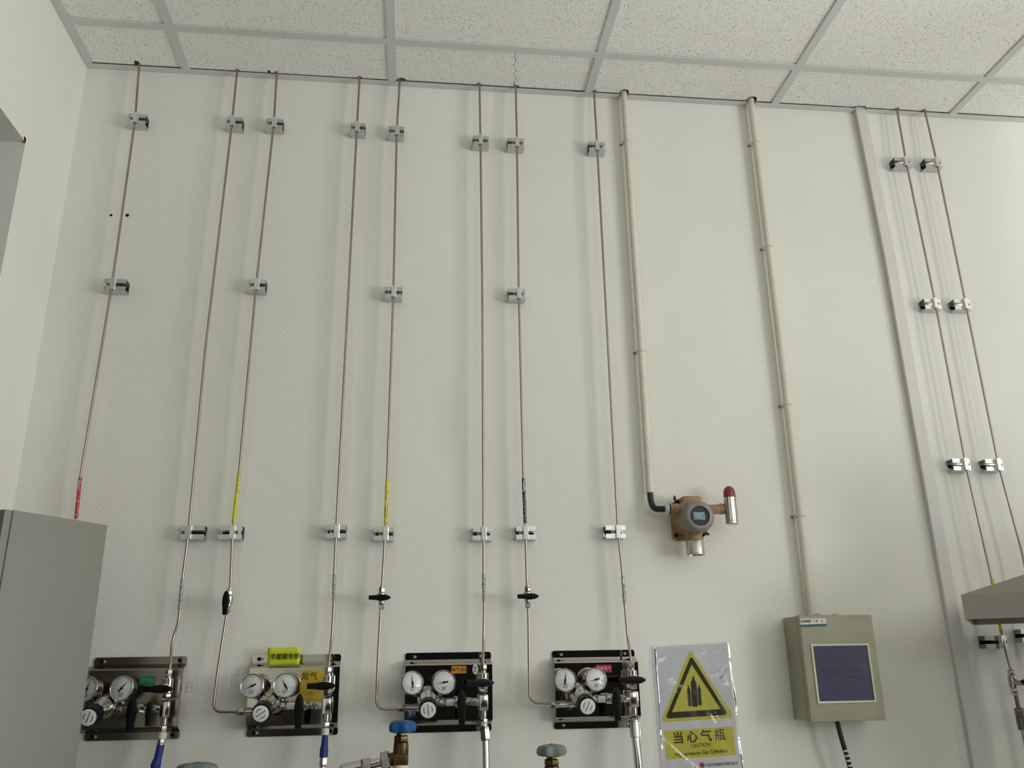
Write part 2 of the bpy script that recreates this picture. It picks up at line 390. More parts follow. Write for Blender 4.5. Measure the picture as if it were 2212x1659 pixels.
# front wall (behind the camera); fill window and dark opening added for light and reflections
b = B()
box(b, XL-.3, .02, YF-.15, YF, 0, HC+.45); box(b, 3.75, XR+.15, YF-.15, YF, 0, HC+.45)
box(b, .02, 3.75, YF-.15, YF, 3.0, HC+.45); box(b, .02, 1.8, YF-.15, YF, 2.10, 3.0); box(b, 1.8, 3.75, YF-.15, YF, 2.10, 2.20)
struct('wall_front', b, M_wall, 'wall behind the camera with an added fill window over an added dark opening')
b = B(); box(b, -.05, 3.85, YF-1.0, YF-.95, -.05, 2.15)
struct('added_backdrop', b, M_dark, 'dark sheet added behind the opening for black reflections')  # unseen dark sheet added so the steel panels mirror black
b = B(); box(b, -.05, 0, YF-1., YF-.15, -.05, 2.15); box(b, 3.8, 3.85, YF-1., YF-.15, -.05, 2.15); box(b, -.05, 3.85, YF-1., YF-.15, 2.12, 2.17)
box(b, -.05, 3.85, YF-1., YF-.15, -.05, 0)
struct('added_backdrop_lining', b, M_dark, 'dark lining added around the opening for black reflections')  # closes in the added opening so its reflection stays dark
b = B(); box(b, XL, .02, YF, YF+.03, 0, 1.36); box(b, XL, XL+.03, YF+.03, -3.3, 0, 1.36)
struct('added_panelling', b, M_brown, 'unseen dark panelling added in the far left corner to darken a reflection')  # unseen, added to darken the lower reflection in the second panel
win2 = link(bpy.data.objects.new('added_rear_window', None)); win2['kind'] = 'structure'; win2['label'] = 'added fill-light window high behind the camera'  # unseen window added to go with the rear fill
b = B()
for z in (2.20, 2.95): box(b, 1.8, 3.75, YF-.09, YF-.04, z, z+.05)
for x in (1.8, 2.75, 3.70): box(b, x, x+.05, YF-.09, YF-.04, 2.25, 2.95)
obj('window_frame', b, M_glass, win2)

# ------------------------------------------------------------------ ceiling: slab, grid, tiles
b = B(); box(b, XL-.3, XR+.15, YF-.15, .15, HC+.45, HC+.55)
ceiling = struct('ceiling', b, M_black, 'suspended ceiling of speckled mineral fibre tiles in a grey metal grid')
gx = [0.6*k for k in range(0, 8)]
gy = [-.1937-.6*k for k in range(0, 9)]
W2 = .012
for y in gy:                                     # bars that run along the back wall
    if y < YF: continue
    b = B(); box(b, XL+.022, XR-.022, y-W2, y+W2, HC, HC+.0035); box(b, XL+.022, XR-.022, y-.001, y+.001, HC+.0035, HC+.04)
    obj('grid_runner', b, M_grid, ceiling)
ys = [-.022]+[y for y in gy if y > YF]+[YF+.022]
for x in gx:                                     # short bars between them
    for a, c in zip(ys, ys[1:]):
        ya = a if a == -.022 else a-W2; yc = c+W2 if c != ys[-1] else c
        b = B(); box(b, x-W2, x+W2, yc+.0004, ya-.0004, HC+.0004, HC+.0036); box(b, x-.001, x+.001, yc+.0004, ya-.0004, HC+.0036, HC+.03)
        obj('grid_cross_bar', b, M_grid, ceiling)
# wall angle: horizontal flange seen from below, cut where pipes pass
cuts = [(1.297, 1.325), (1.707, 1.737), (2.068, 2.105)]
segs = []; x = XL
for a, c in cuts: segs.append((x, a)); x = c
segs.append((x, XR))
for a, c in segs:
    b = B(); box(b, a, c, -.022, -.0005, HC, HC+.0018); box(b, a, c, -.0024, -.0005, HC+.0018, HC+.02)
    obj('wall_angle', b, M_grid, ceiling)
b = B(); box(b, XL+.0005, XL+.022, YF, -.0225, HC, HC+.0018); box(b, XL+.0005, XL+.0024, YF, -.0225, HC+.0018, HC+.02)
obj('wall_angle', b, M_grid, ceiling)
b = B(); box(b, XR-.022, XR-.0005, YF, -.0225, HC, HC+.0018); obj('wall_angle', b, M_grid, ceiling)

# notches in the tile edge at the wall: (x, half width, depth)
notch = [(-.136, .009, .018), (.147, .006, .007), (.2385, .005, .011), (.258, .004, .006), (.5035, .006, .008), (.6275, .013, .010),
         (.8605, .006, .009), (.974, .009, .007), (1.2165, .008, .007), (1.311, .0155, .020), (1.7205, .018, .022),
         (2.083, .022, .008), (2.207, .008, .009), (2.2985, .008, .009)]
def tile_poly(x0, x1, y0, y1, notches=()):
    """y1 is the edge at the wall, with ragged notches"""
    pts = [(x0, y0), (x1, y0), (x1, y1)]
    for nx, hw, dp in sorted(notches, reverse=True):
        if nx-hw <= x0+.002 or nx+hw >= x1-.002: continue
        pts += [(nx+hw, y1), (nx+hw*.75, y1-dp*.8), (nx+hw*.2, y1-dp*.95), (nx-hw*.35, y1-dp), (nx-hw*.8, y1-dp*.6), (nx-hw, y1)]
    pts.append((x0, y1)); return pts
xs = [XL+.0005]+gx+[XR-.0005]
shared = {}
crack = [(.9705, -.0235), (.9640, -.045), (.9715, -.062), (.9600, -.083), (.9655, -.100), (.9560, -.121), (.9610, -.139), (.9545, -.158), (.9580, -.1937)]
for i, (xa, xb) in enumerate(zip(xs, xs[1:])):
    for j, (ya, yb) in enumerate(zip([-.0235]+ys[1:-1], ys[1:])):
        g = .002
        x0, x1 = xa+g, xb-g; y1 = ya-(g if j else 0); y0 = yb+g
        hz = HC+.0046+random.uniform(-.0004, .0010)
        if j == 0:
            if x0 < .96 < x1:                   # the cracked tile: two pieces with a jagged gap
                cr = [(px, min(py, y1)) for px, py in crack]; cr[-1] = (cr[-1][0], y0)
                nl = [n_ for n_ in notch if n_[0] < .93]; 
                L_ = tile_poly(x0, .985, y0, y1, nl); L_ = [p for p in L_ if p[0] < .93]
                left = [(x0, y0)]+[(p[0]-.0011, p[1]) for p in reversed(cr)]+[p for p in L_ if p[1] > y0+1e-6]
                left[-1] = (x0, y1)
                right = [(x1, y0), (x1, y1), (.985, y1), (.981, y1-.007), (.972, y1-.008)]+[(p[0]+.0009, p[1]) for p in cr[1:]]
                for nm, pl in (('ceiling_tile', left), ('ceiling_tile', right)):
                    flat_mesh(nm, pl, t=.012, m=M_tile, parent=ceiling, horizontal=True, loc=(0, 0, hz))
                continue
            pl = tile_poly(x0, x1, y0, y1, notch)
            flat_mesh('ceiling_tile', pl, t=.012, m=M_tile, parent=ceiling, horizontal=True, loc=(0, 0, hz))
        else:
            key = (round(x1-x0, 3), round(y1-y0, 3))
            cx_, cy_ = (x0+x1)/2, (y0+y1)/2
            if key not in shared:
                b = B(); hx, hy = (x1-x0)/2, (y1-y0)/2; box(b, -hx, hx, -hy, hy, 0, .012)
                o = obj('ceiling_tile', b, M_tile, ceiling, (cx_, cy_, hz)); shared[key] = o.data
            else:
                o = link(bpy.data.objects.new('ceiling_tile', shared[key]), ceiling); o.location = (cx_, cy_, hz)

# small plugs and marks in the back wall
for x_, z_, r_ in ((-.1565, 2.7993, .0042), (-.1297, 2.8006, .0022), (-.1139, 2.8013, .0055)):
    b = B(); lathe(b, (x_, .001, z_), (0,-1,0), [(0, r_), (.0022, r_*.8), (.0026, r_*.3)], 9)
    obj('screw_plug', b, M_ink, wall_back, label='dark screw stub left in the plaster')

# ------------------------------------------------------------------ gas tubes
YT = -.036; RT = .0032
order = ['leftmost', 'second', 'third', 'fourth', 'fifth', 'sixth', 'seventh', 'eighth', 'ninth', 'tenth']
def pth(*p): return [(x, YT if len(q) == 2 else q[1], q[-1]) for q in p for x in (q[0],)]
def path(xz, ytop=-.028):
    out = []
    for q in xz:
        out.append((q[0], YT, q[1]) if len(q) == 2 else (q[0], q[2], q[1]))
    out[0] = (out[0][0], ytop, out[0][2])
    return out
TOP = HC+.06
tubes = {
 0: [(-.133, TOP), (-.1163, 3.09), (-.1145, 2.575), (-.1242, 2.057), (-.119, 1.93), (-.116, 1.78), (-.118, 1.59), (-.108, 1.52, -.045), (-.060, 1.512, -.058)],
 1: [(.147, TOP), (.1495, 3.09), (.1405, 2.39), (.1455, 1.92), (.1425, 1.811), (.1432, 1.747), (.1440, 1.712), (.1330, 1.668), (.1405, 1.62, -.055), (.1403, 1.598, -.06)],
 2: [(.260, TOP), (.2662, 3.10), (.2556, 2.588), (.2531, 2.072), (.2495, 1.922), (.2556, 1.789), (.2529, 1.7356), (.2475, 1.670), (.2430, 1.60), (.2418, 1.5118, -.045), (.300, 1.5112, -.058)],
 3: [(.5030, TOP), (.5025, 3.10), (.4992, 1.9245), (.4998, 1.82), (.5020, 1.755), (.5012, 1.67), (.4990, 1.62, -.055), (.4990, 1.598, -.06)],
 4: [(.6235, TOP), (.6178, 3.095), (.6222, 2.578), (.6205, 2.057), (.6200, 1.919), (.6162, 1.787), (.6146, 1.732), (.6120, 1.6255), (.6115, 1.5100, -.045), (.665, 1.5095, -.058)],
 5: [(.8613, TOP), (.8633, 3.08), (.8663, 2.587), (.8664, 1.922), (.8659, 1.819), (.8668, 1.752), (.8650, 1.66), (.8620, 1.62, -.055), (.8620, 1.598, -.06)],
 6: [(.9725, TOP), (.9719, 3.08), (.9683, 2.586), (.9707, 2.064), (.9732, 1.920), (.9744, 1.790), (.9763, 1.718), (.9752, 1.62), (.9738, 1.5165, -.045), (1.026, 1.5152, -.058)],
 7: [(1.2155, TOP), (1.2140, 3.08), (1.2137, 1.9227), (1.2192, 1.8176), (1.2205, 1.749), (1.2235, 1.66), (1.2232, 1.62, -.055), (1.2222, 1.598, -.06)],
 8: [(2.2055, TOP), (2.1975, 3.08), (2.2075, 2.596), (2.2085, 2.112), (2.2215, 1.80), (2.2205, 1.696), (2.2205, 1.653), (2.2170, 1.60, -.045), (2.2175, 1.570, -.05)],
 9: [(2.2985, TOP), (2.3006, 3.084), (2.3037, 2.60), (2.306, 2.113), (2.3240, 1.87), (2.3240, 1.60)],
}
tdesc = ['leftmost thin steel tube, red taped, dropping behind the grey cabinet',
 'second thin steel tube from the left, ending at the green-labelled panel',
 'third thin steel tube from the left, yellow taped, bending into the yellow-note panel',
 'fourth thin steel tube from the left, ending at the yellow-note panel valve column',
 'fifth thin steel tube from the left, yellow taped, bending into the orange-labelled panel',
 'sixth thin steel tube from the left, ending at the orange-labelled panel valve column',
 'seventh thin steel tube from the left, black taped, bending into the red-labelled panel',
 'eighth thin steel tube from the left, ending at the red-labelled panel valve column',
 'thin steel gas tube right of the flat white trunking, passing behind the steel hood corner',
 'rightmost thin steel gas tube, leaving the photo above the steel hood']
tube_obj = []
for k, xz in tubes.items():
    p = fillet(path(xz), .022)
    b = B(); tube(b, p, RT, 12)
    ox = xz[1][0]; rotm = Matrix.Translation((-ox, 0, -2.0)); rot(b, rotm)
    o = obj('gas_tube', b, M_tube, None, (ox, 0, 2.0)); tag(o, tdesc[k], 'tube', 'steel gas tubes running up the wall'); tube_obj.append((o, ox))
def interp(k, z):
    p = tubes[k]
    for a, c in zip(p, p[1:]):
        if c[1] <= z <= a[1]:
            t = (a[1]-z)/(a[1]-c[1]); return a[0]+(c[0]-a[0])*t
    return p[0][0]
def sleeve(k, z1, z0, m, label, mark=None, markspan=.3):
    o, ox = tube_obj[k]; pts = [(interp(k, z)-ox, YT, z-2.0) for z in (z1, z1*.5+z0*.5, z0)]
    b = B(); tube(b, pts, RT+.0012, 14); s = obj('marker_tape', b, m, o, label=label)
    if mark:
        zt = z1-.006; zb = z1-(z1-z0)*markspan; x_ = interp(k, (zt+zb)/2)-ox
        b = B(); prism(b, [(x_-.0010, zt-2), (x_+.0010, zt-2), (x_+.0010, zb-2), (x_-.0010, zb-2)], YT-RT-.0016, YT-RT-.0008)
        obj('flow_mark', b, mark, s)
sleeve(0, 2.055, 1.955, M_tape_red, 'red marker tape', M_faint)
sleeve(2, 2.072, 1.946, M_tape_yel, 'yellow marker tape')
sleeve(4, 2.057, 1.941, M_tape_yel, 'yellow marker tape')
sleeve(6, 2.063, 1.946, M_tape_blk, 'black marker tape with pale print', M_alu)
sleeve(1, 1.810, 1.742, M_tape_clr, 'clear marker tape with dark print')
sleeve(3, 1.821, 1.755, M_tape_clr, 'clear marker tape with dark print', M_alu)
sleeve(5, 1.821, 1.752, M_tape_clr, 'clear marker tape with dark print', M_alu)
sleeve(7, 1.814, 1.744, M_tape_clr, 'clear marker tape with dark print', M_alu)
sleeve(8, 1.800, 1.665, M_tape_yel, 'yellow marker tape')

# ------------------------------------------------------------------ tube clamps
def make_clamp(x0, x1, p0, p1, sx, flip):
    """short slotted rail on the wall, folded clip over the tube, one screw"""
    root = thing('tube_clamp', '', 'clamp', (0,0,0))
    H = .0165; D = .031; lip = .0118; t = .0016
    b = B()
    box(b, x0, x1, -t, 0, -H, H); box(b, x0, x1, -D, -t, H-t, H); box(b, x0, x1, -D, -t, -H, -H+t)
    box(b, x0, x1, -D, -D+t, H-lip, H-t); box(b, x0, x1, -D, -D+t, -H+t, -H+lip)
    box(b, x0, x1, -D+t, -D+.006, H-lip, H-lip+t); box(b, x0, x1, -D+t, -D+.006, -H+lip-t, -H+lip)
    obj('rail', b, M_alu, root)
    f = -1 if flip else 1
    yb = -D; r = RT+.0004; s = .0013
    prof = [(p0, yb), (-r-.0022, yb), (-r-.0006, yb-.0075), (r+.0006, yb-.0082), (r+.0024, yb-.0010), (p1, yb-.0005), (p1, yb-.0005-s),
            (r+.0030, yb-.0014-s), (r+.0016, yb-.0084-s), (-r-.0014, yb-.0079-s), (-r-.0034, yb-s), (p0, yb-s)]
    b = B(); lo = [b.verts.new((f*x, y, -H)) for x, y in prof]; hi = [b.verts.new((f*x, y, H)) for x, y in prof]
    n = len(prof); b.faces.new(lo); b.faces.new(hi)
    for i in range(n): b.faces.new((lo[i], lo[(i+1) % n], hi[(i+1) % n], hi[i]))
    obj('clip', b, M_clip, root)
    b = B(); lathe(b, (f*sx, yb-s+.0002, 0), (0,-1,0), [(0, .0043), (.0008, .0043), (.0022, .0034), (.0028, .0018), (.0022, .0016), (.0020, 0)], 16)
    obj('screw', b, M_screw, root)
    b = B(); box(b, f*sx-.007, f*sx+.007, -D+.002, -D+.005, -.009, .009); obj('slide_nut', b, M_screw, root)
    b = B(); box(b, x0+.003, x1-.003, -.0034, -.0016, -.0048, .0048, .0004); obj('rail_slot_shade', b, M_ink, root)  # black strip paints the shade inside the hollow rail
    return root
std = dict(x0=-.027, x1=.022, p0=-.014, p1=.008, sx=-.0095, flip=False)
rows = {'top': 3.085, 'mid': 2.586, 'low': 1.9235, 'rmid': 2.114, 'bot': 1.645}
rowtext = {'top': 'just under the ceiling', 'mid': 'at mid height of the wall', 'low': 'a little above the valves', 'rmid': 'above the steel hood', 'bot': 'below the steel hood'}
clamps = [
 (0,'top',3.092,dict(x0=-.022,x1=.027)), (0,'mid',2.577,dict(x0=-.022,x1=.033)),
 (1,'top',3.0985,dict(x0=-.016,x1=.027)), (1,'low',1.9234,dict(x0=-.021,x1=.036,p0=-.019,p1=.006,sx=-.014)),
 (2,'top',3.1005,dict(x0=-.023,x1=.024)), (2,'mid',2.589,dict(x0=-.022,x1=.023)), (2,'low',1.9235,dict(x0=-.034,x1=.022,p0=-.020,p1=.008,sx=-.0095,flip=True)),
 (3,'top',3.101,dict(x0=-.018,x1=.024)), (3,'low',1.926,dict(x0=-.027,x1=.024)),
 (4,'top',3.096,dict(x0=-.024,x1=.021)), (4,'mid',2.580,dict(x0=-.024,x1=.024)), (4,'low',1.9203,dict(x0=-.029,x1=.021)),
 (5,'top',3.079,dict(x0=-.022,x1=.026)), (5,'low',1.9204,dict()),
 (6,'top',3.077,dict()), (6,'mid',2.587,dict(x0=-.028,x1=.019)), (6,'low',1.9228,dict(x0=-.023,x1=.029)),
 (7,'top',3.0795,dict(x0=-.023,x1=.026)), (7,'low',1.9254,dict(x0=-.031,x1=.021)),
 (8,'top',3.080,dict(x0=-.034,x1=.022,p0=-.018,p1=.007,sx=-.0105,flip=True)), (8,'mid',2.598,dict(x0=-.030,x1=.022,p0=-.018,sx=-.0105,flip=True)),
 (8,'rmid',2.1127,dict(x0=-.034,x1=.017,p0=-.016,sx=-.0100,flip=True)), (8,'bot',1.640,dict(x0=-.045,x1=.018,p0=-.014,sx=-.010,flip=True)),
 (9,'top',3.083,dict(x0=-.034,x1=.020,p0=-.018,sx=-.0105,flip=True)), (9,'mid',2.599,dict(x0=-.032,x1=.020,p0=-.018,sx=-.0105,flip=True)),
 (9,'rmid',2.1123,dict(x0=-.034,x1=.017,p0=-.016,sx=-.0100,flip=True)), (9,'bot',1.655,dict(x0=-.045,x1=.018,p0=-.014,sx=-.010,flip=True)),
]
tname = ['leftmost', 'second', 'third', 'fourth', 'fifth', 'sixth', 'seventh', 'eighth', 'last but one', 'rightmost']
for k, row, z, d in clamps:
    kw = dict(std); kw.update(d)
    wd = {'top': 'just under the ceiling', 'mid': 'at mid wall height', 'low': 'a little above the valves', 'rmid': 'above the steel hood', 'bot': 'below the steel hood'}[row]
    c = make_clamp(**kw); c.location = (interp(k, z), 0, z)
    side = ('aluminium clamp on the %s tube from the left, %s' % (tname[k], wd)) if k < 8 and k > 0 else \
           ('small aluminium clamp on the %s steel tube, %s' % (tname[k], rowtext[row]))
    c['label'] = side; c['group'] = 'aluminium tube clamps on the back wall'

# ------------------------------------------------------------------ valves
def handle_bm(cx, cy, cz, s=1., vertical=False, point=1, thick=.011):
    poly = [(-.034,-.0062),(-.034,.0068),(-.012,.0078),(-.004,.0098),(.008,.0098),(.020,.0080),(.028,.0045),(.032,0),(.028,-.0045),(.020,-.0080),(.008,-.0098),(-.004,-.0098),(-.012,-.0078)]
    b = B(); pl = []
    for x, z in poly:
        x *= s*point; z *= s*(.92)
        pl.append((cx+(z if vertical else x), cz+(x if vertical else z)))
    if (point < 0) != vertical: pl.reverse()
    prism(b, pl, cy-thick/2, cy+thick/2, .0022)
    return b
def inline_valve(x, z, label, vertical):
    t = thing('ball_valve', label, 'valve', (x, 0, z), 'small ball valves on the thin tubes')
    b = B()
    hexnut(b, (0,YT,.013), (0,YT,.026), .0078); cyl(b, (0,YT,.026), (0,YT,.030), .0060)
    cyl(b, (0,YT,-.004), (0,YT,.013), .0098, 20); cyl(b, (0,YT,-.012), (0,YT,-.004), .0072, 18)
    hexnut(b, (0,YT,-.026), (0,YT,-.012), .0066, .3)
    obj('valve_body', b, M_fit, t)
    b = B(); cyl(b, (0,YT-.006,0), (0,YT-.026,0), .0060, 18); lathe(b, (0,YT-.018,0), (0,-1,0), [(0,.0085),(.006,.0085),(.008,.006)], 6)
    obj('stem', b, M_fit, t)
    obj('handle', handle_bm(-.002 if not vertical else 0, -.070, 0 if not vertical else -.004, .80 if not vertical else .84, vertical), M_blackp, t)
    return t
inline_valve(.2545, 1.758, 'small valve with an upright black handle on the third tube from the left', True)
inline_valve(.6158, 1.762, 'small valve with a level black handle on the fifth tube from the left', False)
inline_valve(.9752, 1.762, 'small valve with a level black handle on the seventh tube from the left', False)

# ------------------------------------------------------------------ regulator panels
def gauge(root, cx, cz, yf, r, yaw_, pit_, needle, foot):
    """pressure gauge: case > dial, needle; yf is the depth of its face"""
    b = B(); lathe(b, (0,.024,0), (0,-1,0), [(0, r*.62), (.002, r*.93), (.020, r*.98), (.0225, r), (.026, r), (.0272, r*.95), (.0262, r*.90), (.0235, r*.895), (.0235, 0)], 36)
    Mx = Matrix.Translation((cx, yf, cz)) @ Matrix.Rotation(yaw_, 4, 'Z') @ Matrix.Rotation(pit_, 4, 'X')
    rot(b, Mx); case = obj('gauge', b, M_fit, root)
    b = B(); lathe(b, (0,.0004,0), (0,-1,0), [(0, r*.89), (.0012, r*.89), (.0013, r*.885), (.0013, 0)], 32); rot(b, Mx); obj('dial', b, M_dial, case)
    b = B()
    for i in range(25):                          # scale marks, one printed ring
        a = math.radians(225-270*i/24); L = .16 if i % 4 == 0 else .08
        c_, s_ = math.cos(a), math.sin(a); w_ = .00022
        q = [(r*(.80-L)*c_-w_*s_, r*(.80-L)*s_+w_*c_), (r*.80*c_-w_*s_, r*.80*s_+w_*c_), (r*.80*c_+w_*s_, r*.80*s_-w_*c_), (r*(.80-L)*c_+w_*s_, r*(.80-L)*s_-w_*c_)]
        prism(b, q, -.0013, -.0010)
    for i in range(3): prism(b, [(-.22*r, (-.36-.11*i)*r), (.22*r-.05*i*r, (-.36-.11*i)*r), (.22*r-.05*i*r, (-.395-.11*i)*r), (-.22*r, (-.395-.11*i)*r)], -.0013, -.0010)
    rot(b, Mx); obj('scale_print', b, M_ink, case)
    b = B(); c_, s_ = math.cos(needle), math.sin(needle); w_ = r*.045
    pl = [(-.34*r*c_-w_*1.5*s_, -.34*r*s_+w_*1.5*c_), (-.34*r*c_+w_*1.5*s_, -.34*r*s_-w_*1.5*c_), (w_*s_, -w_*c_), (.70*r*c_, .70*r*s_), (-w_*s_, w_*c_)]
    prism(b, pl, -.0026, -.0019); lathe(b, (0,-.001,0), (0,-1,0), [(0,r*.1),(.0025,r*.09),(.0028,0)], 12)
    rot(b, Mx); obj('needle', b, M_ink, case)
    b = B(); st = Mx @ Vector((0, .014, -r*.7)); cyl(b, st, foot, .0062, 16); m_ = st.lerp(Vector(foot), .35); hexnut(b, m_, m_.lerp(Vector(foot), .45), .0092)
    obj('gauge_stem', b, M_fit, root)
    return case

def make_panel(cx, label, tilt, m_plate, knob_ang, needles, lab, extra_valve=False, handle_m=None, hyaw=(0,0)):
    z0 = 1.5445
    R_ = thing('regulator_panel', label, 'gas panel', (cx, 0, z0), 'steel regulator panels in a row on the wall')
    handle_m = handle_m or M_blackp
    w_ = .1045; Zt, Zb = .0905, -.0905
    # plate: flange on the wall, sloped fold, raised face - with slotted corners
    def fl(z0_, z1_):
        zc = (z0_+z1_)/2
        return flat_mesh('mounting_flange', rrect(-w_, w_, z0_, z1_, .006), [slot(-w_+.020, zc, .016, .0065), slot(w_-.020, zc, .016, .0065)], .0015, -.0035, m_plate, R_)
    fl(.0725, Zt); fl(Zb, -.0735)
    b = B()
    pr = [(-.0035,.0740),(-.0275,.0645),(-.030,.0610),(-.030,-.0625),(-.0275,-.0660),(-.0035,-.0750)]
    th = .0013
    for (ya, za), (yb, zb) in zip(pr, pr[1:]):
        v = [b.verts.new(p) for p in ((-w_+.001,ya,za),(w_+.0005,ya,za),(w_+.0005,yb,zb),(-w_+.001,yb,zb),(-w_+.001,ya+th,za),(w_+.0005,ya+th,za),(w_+.0005,yb+th,zb),(-w_+.001,yb+th,zb))]
        for q in ((0,1,2,3),(7,6,5,4),(0,4,5,1),(1,5,6,2),(2,6,7,3),(3,7,4,0)): b.faces.new([v[i] for i in q])
    obj('back_plate', b, m_plate, R_)
    for sx in (-1, 1):
        for zc in (.0815, -.082):
            b = B(); lathe(b, (sx*(w_-.0165), -.0030, zc), (0,-1,0), [(0,.0048),(.0012,.0048),(.0030,.0036),(.0034,.0012),(.0026,0)], 14); obj('mounting_screw', b, M_blackp, R_)
    # regulator
    b = B(); ax = Vector((-.02, -1, -.20)).normalized(); base = Vector((-.048, -.034, -.0085))
    hexy = [(0,.022),(.004,.0250),(.030,.0255),(.040,.0250),(.046,.0235)]
    lathe(b, base, ax, hexy, 32); obj('regulator_body', b, M_fit, R_)
    b = B(); lathe(b, base+ax*.046, ax, [(0,.0240),(.005,.0240),(.007,.0225),(.024,.0215),(.036,.0175),(.052,.0150),(.056,.012)], 32); obj('bonnet', b, M_steel, R_)
    b = B(); N_ = 48; kr = .0208
    u, v, d = frame_of(ax); rings = []
    for t_, s_ in ((.088,.84),(.092,.98),(.118,1.0),(.1255,.97),(.1275,.88)):
        ring = []
        for i in range(N_):
            a = 2*PI*i/N_; rr = kr*s_*(1+.035*math.cos(a*10))
            ring.append(b.verts.new(base+ax*t_+rr*(math.cos(a)*u+math.sin(a)*v)))
        rings.append(ring)
    for a_, c_ in zip(rings, rings[1:]):
        for i in range(N_): b.faces.new((a_[i], a_[(i+1) % N_], c_[(i+1) % N_], c_[i]))
    b.faces.new(rings[0]); b.faces.new(rings[-1])
    kn = obj('knob', b, M_blackp, R_)
    b = B(); lathe(b, base+ax*.1272, ax, [(0,.0172),(.0012,.0172),(.0013,.0168),(.0013,0)], 32); obj('knob_label', b, M_paper, kn)
    # printed marks on the knob label: a line of small strokes and two arcs
    b = B(); kc = base+ax*.1285
    Mk = Matrix.Translation(kc) @ ax.to_track_quat('-Y', 'Z').to_matrix().to_4x4() @ Matrix.Rotation(knob_ang, 4, 'Y')
    for i in range(9):
        x_ = -.0120+.0027*i; h_ = .0026 if i % 2 else .0021
        prism(b, [(x_, -h_/2), (x_+.0019, -h_/2), (x_+.0019, h_/2), (x_, h_/2)], -.0002, .0002)
    for sgn in (1, -1):
        for i in range(7):
            a = sgn*(PI/2)+(-.62+.2*i); ra, rb = .0082, .0108
            prism(b, [(ra*math.cos(a), ra*math.sin(a)), (rb*math.cos(a), rb*math.sin(a)), (rb*math.cos(a+.12), rb*math.sin(a+.12)), (ra*math.cos(a+.12), ra*math.sin(a+.12))], -.0002, .0002)
    rot(b, Mk); obj('knob_print', b, M_ink, kn)
    # gauges
    gL = gauge(R_, -.0865, .0225, -.080, .0270, hyaw[0], -.10, needles[0], (-.062, -.056, -.004))
    gR = gauge(R_, -.0125, .0225, -.080, .0275, hyaw[1], -.10, needles[1], (-.034, -.056, -.004))
    # inlet fitting on the left
    b = B(); cyl(b, (-.076,-.058,-.034), (-.060,-.058,-.030), .008); hexnut(b, (-.1195,-.058,-.033), (-.100,-.058,-.033), .0082); cyl(b, (-.101,-.058,-.033), (-.072,-.058,-.033), .0062)
    obj('inlet_fitting', b, M_fit, R_)
    # run to the right: union, valve with upright handle, tee
    b = B(); cyl(b, (-.024,-.062,-.022), (.060,-.062,-.023), .0052, 18); hexnut(b, (-.022,-.062,-.022), (-.012,-.062,-.022), .0095, .2)
    obj('run_pipe', b, M_fit, R_)
    b = B(); box(b, -.008, .011, -.072, -.053, -.030, -.015, .0015); obj('union_block', b, M_white if lab != 'green' else M_fit, R_)
    b = B(); cyl(b, (.013,-.062,-.022), (.036,-.062,-.022), .0115, 22); hexnut(b, (.042,-.062,-.022), (.054,-.062,-.022), .0098); cyl(b, (.0255,-.068,-.022), (.0255,-.112,-.028), .0065, 16)
    obj('shutoff_valve_body', b, M_fit, R_)
    obj('shutoff_handle', handle_bm(.026, -.122, -.030, 1.12, True), M_blackp, R_)
    if extra_valve:
        b = B(); lathe(b, (.052,-.066,-.024), (-.35,-1,0), [(0,.010),(.010,.012),(.016,.012),(.020,.009),(.034,.007)], 20); obj('needle_valve_body', b, M_fit, R_)
        obj('needle_valve_handle', handle_bm(.058, -.104, -.030, .78, True), M_blackp, R_)
    # column on the right
    cxl = .0810; cy = -.060
    b = B()
    hexnut(b, (cxl,cy,.047), (cxl,cy,.061), .0085); cyl(b, (cxl,cy,.040), (cxl,cy,.049), .0066)
    obj('tube_nut', b, M_fit, R_)
    b = B(); cyl(b, (cxl,cy,.010), (cxl,cy,.042), .0120, 24); hexnut(b, (cxl,cy,-.002), (cxl,cy,.010), .0098, .2); cyl(b, (cxl,cy,.022), (cxl,cy-.034,.022), .0072, 16)
    lathe(b, (cxl,cy-.026,.022), (0,-1,0), [(0,.010),(.005,.010),(.007,.007)], 6)
    obj('column_valve_body', b, M_steel, R_)
    obj('column_handle', handle_bm(cxl-.009, -.102, .020, .98, False), handle_m, R_)
    b = B(); box(b, cxl-.0105, cxl+.0105, cy-.0105, cy+.0105, -.042, -.006, .003); cyl(b, (cxl-.020,cy,-.023), (cxl-.008,cy,-.023), .0078, 18); hexnut(b, (cxl-.026,cy,-.023), (cxl-.018,cy,-.023), .0090)
    obj('tee', b, M_steel, R_)
    b = B(); cyl(b, (cxl,cy,-.058), (cxl,cy,-.042), .0072, 20); hexnut(b, (cxl,cy,-.072), (cxl,cy,-.059), .0090)
    obj('outlet_nut', b, M_steel, R_)
    return R_
def sticker(R_, x0, x1, z0, z1, y, m, name='label_sticker', r=.001, label=None):
    return flat_mesh(name, rrect(x0, x1, z0, z1, r, 3), (), .0003, y, m, R_, label=label)

